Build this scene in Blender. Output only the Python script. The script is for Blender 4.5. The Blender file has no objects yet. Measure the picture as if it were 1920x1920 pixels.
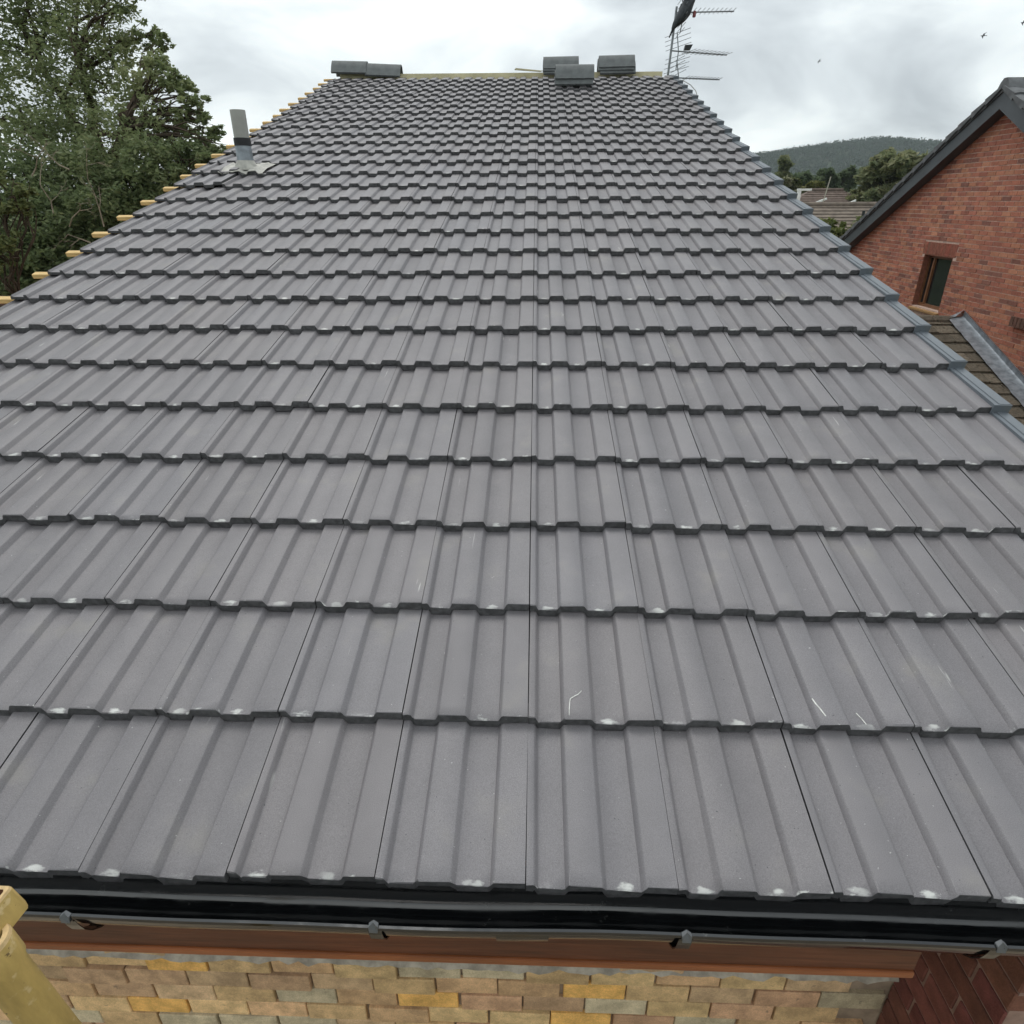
import bpy, bmesh, math, random
import numpy as np
from mathutils import Matrix, Vector, Euler

random.seed(7)
rng = np.random.default_rng(7)
R = math.radians
scene = bpy.context.scene
COL = scene.collection

# ------------------------------------------------------------------ camera
TH = R(15.87)            # pitch of the new roof
EZ = 4.9                 # height of the eaves above the ground
CAMP = Vector((0.0037, -0.8407, 6.098))
RW = ((0.999462797, 0.032666186, -0.00265269), (0.011767883, -0.433236215, -0.901203584),
      (-0.030588126, 0.900688238, -0.433387891))
cd = bpy.data.cameras.new('camera'); cam = bpy.data.objects.new('camera', cd); COL.objects.link(cam)
cd.sensor_width = 36; cd.lens = 22.764; cd.clip_start = 0.05; cd.clip_end = 6000
cam.matrix_world = Matrix(((RW[0][0], -RW[1][0], -RW[2][0], CAMP.x), (RW[0][1], -RW[1][1], -RW[2][1], CAMP.y),
                           (RW[0][2], -RW[1][2], -RW[2][2], CAMP.z), (0, 0, 0, 1)))
scene.camera = cam

# ------------------------------------------------------------------ sky (overcast) and sun
SUN_EL, SUN_AZ = R(62), R(-20)      # azimuth from +Y towards +X
w = bpy.data.worlds.new('World'); scene.world = w; w.use_nodes = True
nt = w.node_tree; nt.nodes.clear()
def N(t, **k):
    n = nt.nodes.new(t)
    for a, b in k.items(): setattr(n, a, b)
    return n
L = nt.links.new
out = N('ShaderNodeOutputWorld')
sky = N('ShaderNodeTexSky', sky_type='NISHITA', sun_disc=False, sun_elevation=SUN_EL, sun_rotation=SUN_AZ)
bgs = N('ShaderNodeBackground'); bgs.inputs['Strength'].default_value = 0.1; L(sky.outputs[0], bgs.inputs[0])
tc = N('ShaderNodeTexCoord'); sx = N('ShaderNodeSeparateXYZ'); L(tc.outputs['Generated'], sx.inputs[0])
def M(op, a, b=None, clamp=False):
    n = N('ShaderNodeMath', operation=op, use_clamp=clamp)
    for i, v in enumerate((a, b)):
        if v is None: continue
        if isinstance(v, (int, float)): n.inputs[i].default_value = v
        else: L(v, n.inputs[i])
    return n.outputs[0]
zz = M('ADD', M('MAXIMUM', sx.outputs[2], 0.0), 0.34)
cv = N('ShaderNodeCombineXYZ'); L(M('DIVIDE', sx.outputs[0], zz), cv.inputs[0]); L(M('DIVIDE', sx.outputs[1], zz), cv.inputs[1])
cv.inputs[2].default_value = 3.7
n1 = N('ShaderNodeTexNoise'); n1.inputs['Scale'].default_value = 1.75; n1.inputs['Detail'].default_value = 5; n1.inputs['Roughness'].default_value = 0.52; n1.inputs['Distortion'].default_value = 0.5
n2 = N('ShaderNodeTexNoise'); n2.inputs['Scale'].default_value = 0.6; n2.inputs['Detail'].default_value = 3
L(cv.outputs[0], n1.inputs['Vector']); L(cv.outputs[0], n2.inputs['Vector'])
cf = M('ADD', M('MULTIPLY', n1.outputs['Fac'], 0.62), M('MULTIPLY', n2.outputs['Fac'], 0.38))
cr = N('ShaderNodeValToRGB'); L(cf, cr.inputs[0])
els = cr.color_ramp.elements
els[0].position = 0.37; els[0].color = (0.40, 0.435, 0.46, 1)
els[1].position = 0.63; els[1].color = (0.97, 1.0, 0.985, 1)
e = els.new(0.47); e.color = (0.585, 0.63, 0.65, 1)
e = els.new(0.545); e.color = (0.77, 0.82, 0.82, 1)
bgc = N('ShaderNodeBackground'); bgc.inputs['Strength'].default_value = 1.42; L(cr.outputs[0], bgc.inputs[0])
mx = N('ShaderNodeMixShader'); mx.inputs[0].default_value = 0.93
L(bgs.outputs[0], mx.inputs[1]); L(bgc.outputs[0], mx.inputs[2]); L(mx.outputs[0], out.inputs[0])

sd = bpy.data.lights.new('sun', 'SUN'); sd.energy = 1.3; sd.angle = R(30); sd.color = (1, 0.975, 0.94)
so = bpy.data.objects.new('sun', sd); COL.objects.link(so)
sdir = Vector((math.sin(SUN_AZ) * math.cos(SUN_EL), math.cos(SUN_AZ) * math.cos(SUN_EL), math.sin(SUN_EL)))
so.rotation_euler = (-sdir).to_track_quat('-Z', 'Y').to_euler(); so.location = (0, 0, 60)

vs = scene.view_settings
vs.view_transform = 'Standard'; vs.look = 'None'; vs.gamma = 1; vs.exposure = 0.0; vs.use_curve_mapping = False
scene.cycles.max_bounces = 4; scene.cycles.diffuse_bounces = 3; scene.cycles.use_adaptive_sampling = True; scene.cycles.adaptive_threshold = 0.02; w.cycles.sampling_method = 'MANUAL'; w.cycles.sample_map_resolution = 256; scene.cycles.transparent_max_bounces = 8

# ------------------------------------------------------------------ helpers
WM = {}
def par(o, p, m=None):
    """place o with world matrix m under p"""
    m = m or Matrix.Identity(4)
    o.matrix_basis = m; WM[o] = m.copy()
    if p is not None:
        o.parent = p; o.matrix_parent_inverse = WM[p].inverted()
    return o
def thing(name, label, cat, loc, group=None):
    o = bpy.data.objects.new(name, None); COL.objects.link(o); o.empty_display_size = 0.2
    par(o, None, Matrix.Translation(loc)); return tag(o, label, cat, group)
def tag(o, label=None, cat=None, group=None, kind=None):
    if label: o['label'] = label
    if cat: o['category'] = cat
    if group: o['group'] = group
    if kind: o['kind'] = kind
    return o
def link(name, me, parent=None, m=None, color=None):
    o = bpy.data.objects.new(name, me); COL.objects.link(o); par(o, parent, m)
    if color is not None: o.color = (*color[:3], 1)
    return o

class MB:
    def __init__(s): s.v = []; s.f = []; s.mi = []
    def add(s, vs, fs, mi=0):
        b = len(s.v); s.v += [tuple(p) for p in vs]
        for q in fs: s.f.append(tuple(b + i for i in q)); s.mi.append(mi)
        return s
    def box(s, a, b, mi=0):
        (x0, y0, z0), (x1, y1, z1) = a, b
        return s.add([(x0, y0, z0), (x1, y0, z0), (x1, y1, z0), (x0, y1, z0), (x0, y0, z1), (x1, y0, z1), (x1, y1, z1), (x0, y1, z1)],
                     [(0, 3, 2, 1), (4, 5, 6, 7), (0, 1, 5, 4), (1, 2, 6, 5), (2, 3, 7, 6), (3, 0, 4, 7)], mi)
    def prism(s, poly, axis, t0, t1, mi=0):
        """extrude a polygon; axis 'x': poly is (y,z), 'y': (x,z), 'z': (x,y)"""
        def P(q, t): return (t, q[0], q[1]) if axis == 'x' else ((q[0], t, q[1]) if axis == 'y' else (q[0], q[1], t))
        n = len(poly); vs = [P(q, t0) for q in poly] + [P(q, t1) for q in poly]
        fs = [tuple(range(n - 1, -1, -1)), tuple(range(n, 2 * n))] + [(i, (i + 1) % n, n + (i + 1) % n, n + i) for i in range(n)]
        return s.add(vs, fs, mi)
    def tube(s, pts, rad, n=8, cap=True, mi=0):
        pts = [Vector(p) for p in pts]; rad = rad if isinstance(rad, (list, tuple)) else [rad] * len(pts)
        vs = []; up = None
        for i, p in enumerate(pts):
            d = (pts[min(i + 1, len(pts) - 1)] - pts[max(i - 1, 0)]).normalized()
            if up is None: up = Vector((0, 0, 1)) if abs(d.z) < .9 else Vector((1, 0, 0))
            a = d.cross(up).normalized(); b = d.cross(a).normalized(); up = -b if abs(d.z) >= .9 else up
            if abs(d.dot(up)) > .95: up = Vector((1, 0, 0)) if abs(d.x) < .8 else Vector((0, 1, 0))
            for k in range(n):
                t = 2 * math.pi * k / n; vs.append(p + (a * math.cos(t) + b * math.sin(t)) * rad[i])
        fs = [(i * n + k, i * n + (k + 1) % n, (i + 1) * n + (k + 1) % n, (i + 1) * n + k) for i in range(len(pts) - 1) for k in range(n)]
        if cap: fs += [tuple(range(n - 1, -1, -1)), tuple(range((len(pts) - 1) * n, len(pts) * n))]
        return s.add(vs, fs, mi)
    def mesh(s, name, mats, smooth=None, bevel=0, seg=1):
        me = bpy.data.meshes.new(name); me.from_pydata(s.v, [], s.f); me.update()
        bm = bmesh.new(); bm.from_mesh(me)
        for f, i in zip(bm.faces, s.mi): f.material_index = i
        bmesh.ops.recalc_face_normals(bm, faces=bm.faces)
        if bevel: bmesh.ops.bevel(bm, geom=list(bm.edges), offset=bevel, segments=seg, affect='EDGES', profile=.5)
        bm.to_mesh(me); bm.free()
        for m in (mats if isinstance(mats, (list, tuple)) else [mats]): me.materials.append(m)
        if smooth is not None:
            me.polygons.foreach_set('use_smooth', [True] * len(me.polygons))
            me.set_sharp_from_angle(angle=R(smooth))
        return me
    def obj(s, name, mats, parent=None, color=None, **k): return link(name, s.mesh(name, mats, **k), parent, None, color)

def soup(name, verts, faces, mat, tint=None, smooth=False):
    """big triangle/quad soup from numpy arrays, with a per-point tint"""
    me = bpy.data.meshes.new(name); verts = np.asarray(verts, np.float32); faces = np.asarray(faces, np.int32); k = faces.shape[1]
    me.vertices.add(len(verts)); me.vertices.foreach_set('co', verts.ravel())
    me.loops.add(faces.size); me.loops.foreach_set('vertex_index', faces.ravel())
    me.polygons.add(len(faces)); me.polygons.foreach_set('loop_start', np.arange(0, faces.size, k, dtype=np.int32))
    me.polygons.foreach_set('use_smooth', [smooth] * len(faces)); me.update(calc_edges=True); me.validate()
    if tint is not None:
        at = me.attributes.new('tint', 'FLOAT_VECTOR', 'POINT'); at.data.foreach_set('vector', np.asarray(tint, np.float32).ravel())
    me.materials.append(mat)
    return me

# ------------------------------------------------------------------ materials
class MT:
    def __init__(s, name, rough=.7, spec=.5, metal=0):
        s.m = bpy.data.materials.new(name); s.m.use_nodes = True; s.t = s.m.node_tree
        s.b = s.t.nodes['Principled BSDF']; s.b.inputs['Roughness'].default_value = rough
        s.b.inputs['Specular IOR Level'].default_value = spec; s.b.inputs['Metallic'].default_value = metal
    def n(s, t, **k):
        n = s.t.nodes.new(t)
        for a, b in k.items(): setattr(n, a, b)
        return n
    def l(s, a, b): s.t.links.new(a, b)
    def put(s, sock, v):
        if isinstance(v, (int, float)): sock.default_value = v
        elif isinstance(v, tuple): sock.default_value = v if len(v) == len(sock.default_value) else (*v, 1)
        else: s.l(v, sock)
    def math(s, op, a, b=0, clamp=False):
        n = s.n('ShaderNodeMath', operation=op, use_clamp=clamp); s.put(n.inputs[0], a); s.put(n.inputs[1], b); return n.outputs[0]
    def mix(s, f, a, b, mode='MIX'):
        n = s.n('ShaderNodeMix', data_type='RGBA', blend_type=mode); s.put(n.inputs[0], f); s.put(n.inputs[6], a); s.put(n.inputs[7], b); return n.outputs[2]
    def coord(s, kind='Object', scale=(1, 1, 1)):
        c = s.n('ShaderNodeTexCoord'); m = s.n('ShaderNodeMapping'); s.l(c.outputs[kind], m.inputs[0]); m.inputs['Scale'].default_value = scale; return m.outputs[0]
    def noise(s, vec, scale, detail=3, rough=.5, w=None, dist=0):
        n = s.n('ShaderNodeTexNoise', noise_dimensions='4D' if w is not None else '3D'); s.l(vec, n.inputs['Vector'])
        n.inputs['Scale'].default_value = scale; n.inputs['Detail'].default_value = detail; n.inputs['Roughness'].default_value = rough; n.inputs['Distortion'].default_value = dist
        if w is not None: s.put(n.inputs['W'], w)
        return n.outputs['Fac']
    def step(s, v, a, b, lo=0, hi=1):
        n = s.n('ShaderNodeMapRange', interpolation_type='SMOOTHSTEP'); s.put(n.inputs[0], v)
        for i, q in enumerate((a, b, lo, hi)): n.inputs[i + 1].default_value = q
        return n.outputs[0]
    def tint(s):
        oi = s.n('ShaderNodeObjectInfo'); at = s.n('ShaderNodeAttribute', attribute_name='tint')
        return s.mix(1, oi.outputs['Color'], at.outputs['Color'], 'ADD'), oi.outputs['Random']
    def bump(s, h, strength=.3, dist=.01):
        b = s.n('ShaderNodeBump'); s.l(h, b.inputs['Height']); b.inputs['Strength'].default_value = strength; b.inputs['Distance'].default_value = dist
        s.l(b.outputs[0], s.b.inputs['Normal'])
    def color(s, c): s.put(s.b.inputs['Base Color'], c); return s
    def vary(s, c, f, lo, hi):
        """multiply colour c by a factor running lo..hi with f"""
        g = s.step(f, .25, .75, lo, hi); n = s.n('ShaderNodeCombineColor')
        for i in range(3): s.l(g, n.inputs[i])
        return s.mix(1, c, n.outputs[0], 'MULTIPLY')

def simple(name, col, rough=.6, spec=.5, metal=0, nscale=8, lo=.85, hi=1.12, bump=0, bscale=60, stretch=(1, 1, 1), obj=False):
    t = MT(name, rough, spec, metal); v = t.coord('Object', stretch)
    c = t.tint()[0] if obj else (*col, 1)
    c = t.vary(c, t.noise(v, nscale, 4, .6), lo, hi); t.color(c)
    if bump: t.bump(t.noise(v, bscale, 4, .6), bump, .004)
    return t.m

# --- new concrete roof tile
t = MT('roof_tile', .50, .66)
c, rnd = t.tint(); w4 = t.math('MULTIPLY', rnd, 60)
uvn = t.n('ShaderNodeUVMap', uv_map='UVMap'); suv = t.n('ShaderNodeSeparateXYZ'); t.l(uvn.outputs[0], suv.inputs[0])
ob = t.coord('Object'); cloud = t.noise(ob, 6, 3, .6, w4); grain = t.noise(ob, 620, 2, .6, w4)
c = t.vary(c, cloud, .92, 1.07); c = t.vary(c, grain, .74, 1.24)          # cloudy coating, sanded grain
c = t.mix(t.step(cloud, .56, .76, 0, .30), c, (.25, .235, .195, 1))         # dusty yellowish bloom
mid = t.noise(ob, 150, 1, .5, w4); c = t.mix(t.step(mid, .74, .79), c, (.05, .05, .055, 1)); c = t.mix(t.step(mid, .24, .20, 0, .55), c, (.6, .6, .57, 1))   # pits, pale specks
pan = t.math('MINIMUM', t.math('ABSOLUTE', t.math('SUBTRACT', suv.outputs[0], .0525)), t.math('ABSOLUTE', t.math('SUBTRACT', suv.outputs[0], .1945)))
blot = t.noise(t.coord('Object', (1, 2.2, 1)), 34, 3, .6, w4)
pw = t.math('POWER', t.math('DIVIDE', pan, .021), 2); vw = t.math('POWER', t.math('DIVIDE', t.math('SUBTRACT', suv.outputs[1], .005), .012), 2)
spot = t.step(t.math('ADD', t.math('ADD', pw, vw), t.math('MULTIPLY', t.math('SUBTRACT', blot, .45), 5.5)), 1.15, .0)
lime = t.math('MULTIPLY', t.math('MULTIPLY', spot, .9), t.step(t.noise(ob, 7, 1, .5, t.math('ADD', w4, 20)), .38, .60))
ed = t.math('MULTIPLY', t.step(suv.outputs[1], .008, .001), t.step(blot, .60, .68, 0, .7))
c = t.mix(t.math('MULTIPLY', t.math('MAXIMUM', lime, ed), .80, True), c, (.70, .71, .67, 1))   # lime bloom on the lower lip of the pans
st = t.noise(t.coord('Object', (60, 5, 1)), 1, 2, .6, w4, .4)
c = t.mix(t.math('MULTIPLY', t.step(st, .70, .76), t.step(cloud, .50, .62, 0, .55)), c, (.60, .60, .56, 1))   # rubbed streaks
t.color(c); t.bump(grain, .45, .0018)
TILE = t.m
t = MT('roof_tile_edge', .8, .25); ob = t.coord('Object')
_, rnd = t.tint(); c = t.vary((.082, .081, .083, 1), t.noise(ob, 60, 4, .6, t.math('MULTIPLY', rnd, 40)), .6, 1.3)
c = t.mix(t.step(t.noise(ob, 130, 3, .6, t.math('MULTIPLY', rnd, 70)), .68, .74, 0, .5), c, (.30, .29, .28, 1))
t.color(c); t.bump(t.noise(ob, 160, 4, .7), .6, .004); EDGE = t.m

VERGE = simple('verge_plastic', (.125, .142, .160), .45, .5, nscale=6, lo=.9, hi=1.08)
PINE = simple('pine_batten', (.72, .50, .22), .7, .3, nscale=5, lo=.75, hi=1.15, bump=.25, bscale=40, stretch=(1, 12, 12))
PALEPINE = simple('pale_ridge_timber', (.60, .54, .34), .7, .3, nscale=5, lo=.8, hi=1.1)
FELT = simple('roof_underlay', (.05, .05, .055), .9, .2)
RIDGE = simple('ridge_tile_concrete', (.130, .140, .140), .7, .35, nscale=14, lo=.82, hi=1.15, bump=.25, bscale=180)
# --- gutter
t = MT('black_gutter_plastic', .16, 1.0); ob = t.coord('Object')
dust = t.step(t.noise(ob, 22, 5, .75), .62, .74, 0, .35)
t.color(t.mix(dust, (.008, .009, .010, 1), (.16, .16, .15, 1))); t.l(t.step(t.noise(ob, 9, 4, .7), .4, .75, .07, .28), t.b.inputs['Roughness']); GUTTER = t.m
CLIP = simple('gutter_clip', (.11, .115, .12), .4, .5)
# --- stained fascia
t = MT('brown_stained_timber', .42, .45); v = t.coord('Object', (.5, 9, 9)); v2 = t.coord('Object', (1.2, 1, 1))
c = t.vary((.118, .039, .018, 1), t.noise(v, 9, 5, .65, dist=.6), .62, 1.25); c = t.vary(c, t.noise(v2, 2.5, 3), .75, 1.2)
t.color(c); t.bump(t.noise(v, 14, 4, .6), .2, .003); FASCIA = t.m
BEAD = simple('brown_stained_bead', (.30, .10, .036), .4, .45, nscale=5, lo=.7, hi=1.2, stretch=(1, 8, 8))
# --- bricks (colour comes from the object)
t = MT('brick_face', .88, .2); c, rnd = t.tint(); ob = t.coord('Object'); w4 = t.math('MULTIPLY', rnd, 50)
c = t.vary(c, t.noise(ob, 16, 4, .65, w4), .70, 1.28); c = t.vary(c, t.noise(ob, 240, 3, .6, w4), .82, 1.16)
c = t.mix(t.step(t.noise(ob, 30, 3, .6, t.math('ADD', w4, 3)), .66, .74, 0, .55), c, (.10, .085, .07, 1))
t.color(c); t.bump(t.noise(ob, 130, 5, .7, w4), .55, .006); BRICK = t.m
MORTAR_G = simple('grey_mortar', (.42, .375, .31), .95, .1, nscale=18, lo=.6, hi=1.2, bump=.8, bscale=70)
MORTAR_T = simple('tan_mortar', (.34, .26, .19), .95, .1, nscale=14, lo=.7, hi=1.15, bump=.5, bscale=90)
MORTAR_P = simple('pinkish_mortar', (.64, .48, .40), .95, .1, nscale=14, lo=.75, hi=1.15, bump=.5, bscale=90)
RENDER_BRICK = None
def brickwall(name, a, b, mo):
    t = MT(name, .9, .2); n = t.n('ShaderNodeTexBrick'); cs = t.n('ShaderNodeSeparateXYZ'); cc = t.n('ShaderNodeCombineXYZ'); t.l(t.coord('Object'), cs.inputs[0]); t.l(t.math('ADD', cs.outputs[0], cs.outputs[1]), cc.inputs[0]); t.l(cs.outputs[2], cc.inputs[1]); t.l(cc.outputs[0], n.inputs[0])
    n.inputs['Scale'].default_value = 1; n.inputs['Brick Width'].default_value = .225; n.inputs['Row Height'].default_value = .075; n.inputs['Mortar Size'].default_value = .008
    n.inputs['Color1'].default_value = (*a, 1); n.inputs['Color2'].default_value = (*b, 1); n.inputs['Mortar'].default_value = (*mo, 1); t.color(n.outputs[0]); return t.m
SIDEWALL = brickwall('side_brickwork', (.30, .12, .08), (.24, .09, .06), (.36, .27, .22))
# --- metals, plastics, paint
LEAD = simple('lead_sheet', (.27, .30, .33), .45, .5, .25, nscale=10, lo=.6, hi=1.25, bump=.2, bscale=30)
LEADPALE = simple('lead_slate_pale', (.42, .41, .37), .6, .4, .1, nscale=20, lo=.75, hi=1.2, bump=.3, bscale=50)
PIPE = simple('grey_pvc_pipe', (.34, .34, .31), .5, .4, nscale=6, lo=.88, hi=1.08)
RUBBER = simple('black_rubber', (.02, .02, .022), .6, .4)
ALU = simple('weathered_aluminium', (.24, .26, .27), .5, .5, .5, nscale=20, lo=.75, hi=1.2)
BLACKP = simple('black_plastic', (.02, .025, .025), .5, .4)
REDP = simple('faded_red_plastic', (.25, .07, .07), .6, .4)
CABLE = simple('white_cable', (.55, .56, .54), .6, .4)
t = MT('yellow_painted_tube', .62, .35); ob = t.coord('Object')
c = t.vary((.52, .36, .12, 1), t.noise(t.coord('Object', (1, 1, .25)), 22, 5, .65), .7, 1.2); c = t.mix(t.step(t.noise(ob, 38, 4, .6), .60, .70, 0, .8), c, (.66, .50, .26, 1))
c = t.mix(t.step(t.noise(ob, 55, 3, .6), .68, .74, 0, .8), c, (.10, .055, .03, 1)); t.color(c); t.bump(t.noise(ob, 140, 4, .7), .18, .002); YTUBE = t.m
RUST = simple('rusty_tube_inside', (.22, .095, .045), .85, .2, nscale=30, lo=.6, hi=1.2)
YRIM = simple('worn_tube_rim', (.62, .44, .22), .7, .3, nscale=40, lo=.7, hi=1.2, bump=.4, bscale=120)
WHITE = simple('white_paint', (.75, .75, .72), .6, .4)
BARGE = simple('dark_slate_bargeboard', (.058, .066, .075), .45, .45, nscale=3, lo=.8, hi=1.2)
NROOF = simple('weathered_grey_roof_tile', (.13, .135, .14), .75, .3, nscale=6, lo=.7, hi=1.25, bump=.4, bscale=40, obj=False)
t = MT('mossy_brown_tile', .92, .15); c, rnd = t.tint(); ob = t.coord('Object'); w4 = t.math('MULTIPLY', rnd, 50)
c = t.vary(c, t.noise(ob, 22, 5, .7, w4), .55, 1.35); c = t.mix(t.step(t.noise(ob, 14, 4, .7, t.math('ADD', w4, 4)), .56, .66, 0, .85), c, (.035, .032, .022, 1))
c = t.mix(t.step(t.noise(ob, 34, 4, .7, t.math('ADD', w4, 14)), .62, .70, 0, .7), c, (.25, .23, .17, 1)); t.color(c); t.bump(t.noise(ob, 60, 5, .7, w4), .8, .01); MOSSTILE = t.m
WFRAME = simple('brown_window_frame', (.22, .10, .045), .5, .4, nscale=6, lo=.7, hi=1.2)
t = MT('window_glass', .05, .5); t.color((.02, .024, .026, 1)); GLASS = t.m
# --- vegetation and ground
def leafmat(name):
    t = MT(name, .55, .3); c, _ = t.tint(); t.color(c); tr = t.n('ShaderNodeBsdfTranslucent'); t.l(c, tr.inputs[0])
    mxs = t.n('ShaderNodeMixShader'); mxs.inputs[0].default_value = .46; o = t.t.nodes['Material Output']
    t.l(t.b.outputs[0], mxs.inputs[1]); t.l(tr.outputs[0], mxs.inputs[2]); t.l(mxs.outputs[0], o.inputs[0]); return t.m
LEAF = leafmat('leaf')
BARK = simple('bark', (.085, .065, .048), .95, .1, nscale=6, lo=.5, hi=1.3, bump=.8, bscale=30, stretch=(1, 1, .3))
DEADWOOD = simple('bare_twig', (.30, .25, .19), .9, .1, nscale=9, lo=.7, hi=1.2)
t = MT('grass_ground', .95, .1); ob = t.coord('Object'); c = t.vary((.055, .075, .028, 1), t.noise(ob, .12, 5, .6), .6, 1.4); t.color(t.vary(c, t.noise(ob, 3, 5, .7), .6, 1.3)); GRASS = t.m
t = MT('wooded_hill', .95, .1); ob = t.coord('Object'); t.color(t.vary((.030, .042, .022, 1), t.noise(ob, .03, 5, .65), .5, 1.5)); HILLM = t.m
BOUNCE = simple('warm_bounce_ground', (.30, .245, .175), .9, .2, nscale=2, lo=.7, hi=1.2, bump=.3, bscale=30)  # warm tone picked to colour light bounced up under the eaves
FARROOF = simple('far_brown_roof', (.16, .125, .105), .9, .2, nscale=3, lo=.7, hi=1.25, obj=True)
FARWALL = brickwall('far_brickwork', (.32, .16, .11), (.26, .12, .08), (.35, .28, .22))
BIRD = simple('dark_grey_feathers', (.055, .062, .068), .7, .3, nscale=30, lo=.6, hi=1.3)

# ------------------------------------------------------------------ setting: ground, hill
def tagk(o, kind): o['kind'] = kind; return o
tagk(MB().add([(-2000, -2000, 0), (2000, -2000, 0), (2000, 2000, 0), (-2000, 2000, 0)], [(0, 1, 2, 3)]).obj('ground', GRASS), 'structure')
tagk(MB().add([(-14, -9, .004), (9, -9, .004), (9, 24, .004), (-14, 24, .004)], [(0, 1, 2, 3)]).obj('bounce_ground', BOUNCE), 'structure')  # unseen ground sheet, added for its warm bounce and reflection at the gutter
HP = [(-900, 20), (-300, 34), (0, 45), (200, 58), (360, 68), (422, 76.5), (480, 83), (530, 89), (565, 87), (605, 83.5), (640, 78), (720, 66), (900, 46), (1300, 24), (1700, 8)]
def hillz(x, y):
    hp = np.interp(x, [p[0] for p in HP], [p[1] for p in HP]); d = (y - 1200) / np.where(y < 1200, 330, 400)
    return np.maximum(hp * np.cos(np.clip(d, -1, 1) * math.pi / 2) ** 1.2, 0) - .5
gx, gy = np.meshgrid(np.linspace(-900, 1700, 131), np.linspace(860, 1620, 39)); gz = hillz(gx, gy)
vv = np.stack([gx, gy, gz], -1).reshape(-1, 3); nx = 131
ff = [(j * nx + i, j * nx + i + 1, (j + 1) * nx + i + 1, (j + 1) * nx + i) for j in range(38) for i in range(nx - 1)]
tagk(link('hill', soup('hill', vv, ff, HILLM, smooth=True)), 'structure')

# ------------------------------------------------------------------ vegetation
def leaves(centers, radii, counts, size, cols, squash=.8, hollow=.45):
    """rhombic leaves spread through clumps; returns verts, faces, tints"""
    P = []; T = []; Z = []
    cols = np.array(cols)
    for c, r, n in zip(centers, radii, counts):
        n = int(n); d = rng.normal(size=(n, 3)); d /= np.linalg.norm(d, axis=1)[:, None]
        q = rng.random(n) ** (1 / 2.2) * (1 - hollow * rng.random(n) ** 3)
        sub = rng.normal(size=(max(3, n // 26), 3)); sub /= np.linalg.norm(sub, axis=1)[:, None]; sub *= (rng.random(len(sub)) ** .4)[:, None]
        p = sub[rng.integers(0, len(sub), n)] + d * (.30 * q)[:, None]      # sprays of leaves within the clump
        p *= np.array([1, 1, squash]) * r
        P.append(p + np.array(c)); tone = rng.random() * .5
        k = np.clip((rng.random(n) * .6 + tone) * (len(cols) - 1), 0, len(cols) - 1.001); i = k.astype(int); fr = (k - i)[:, None]
        T.append(cols[i] * (1 - fr) + cols[i + 1] * fr)
    P = np.concatenate(P); T = np.concatenate(T); n = len(P)
    a = rng.normal(size=(n, 3)) * np.array([1, 1, .55]); a /= np.linalg.norm(a, axis=1)[:, None]
    nrm = rng.normal(size=(n, 3)) + np.array([0, 0, .9]); b = np.cross(nrm, a); b /= np.linalg.norm(b, axis=1)[:, None] + 1e-9
    s = (size * (.6 + .8 * rng.random(n)))[:, None]
    V = np.stack([P - a * s, P + b * s * .42 - a * s * .1, P + a * s, P - b * s * .42 - a * s * .1], 1).reshape(-1, 3)
    F = np.arange(4 * n).reshape(n, 4)
    return V, F, np.repeat(T, 4, 0)
def limb(mb, a, b, r0, r1, seg=5, wob=.08, n=6):
    a, b = Vector(a), Vector(b); ln = (b - a).length; pts = []; rr = []
    for i in range(seg + 1):
        q = i / seg; p = a.lerp(b, q) + Vector((random.gauss(0, 1), random.gauss(0, 1), random.gauss(0, .6))) * wob * ln * (0 if i in (0, seg) else .5)
        p.z += math.sin(q * math.pi) * .06 * ln; pts.append(p); rr.append(r0 + (r1 - r0) * q)
    mb.tube(pts, rr, n); return pts
def tree(name, label, base, fork, centers, radii, counts, leaf, cols, tr=.2, group=None, tops=None, squash=.8, twigs=True):
    root = thing(name, label, 'tree', base, group)
    mb = MB(); base = Vector(base); fork = Vector(fork); limb(mb, base, fork, tr, tr * .7, 6, .03, 10)
    tips = [fork]
    tops = tops or []
    for tp in tops: limb(mb, fork, tp, tr * .6, tr * .25, 6, .05, 8); tips.append(Vector(tp))
    for c, r in zip(centers, radii):
        c = Vector(c); s = min(tips, key=lambda q: (q - c).length + (3 if q.z > c.z + 1 else 0))
        p = limb(mb, s, c, max(.02, tr * .22), .012, 5, .12, 5)
        if twigs:
            for _ in range(5):
                d = Vector((random.gauss(0, 1), random.gauss(0, 1), random.gauss(.2, .8))).normalized() * r * .85
                limb(mb, random.choice(p[2:]), c + d, .016 * max(1, tr / .25), .004, 3, .15, 4)
    mb.obj('trunk', BARK, root, smooth=60)
    V, F, T = leaves(centers, radii, counts, leaf, cols, squash)
    link('crown', soup('crown', V, F, LEAF, T), root, None, (0, 0, 0)); return root

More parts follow.
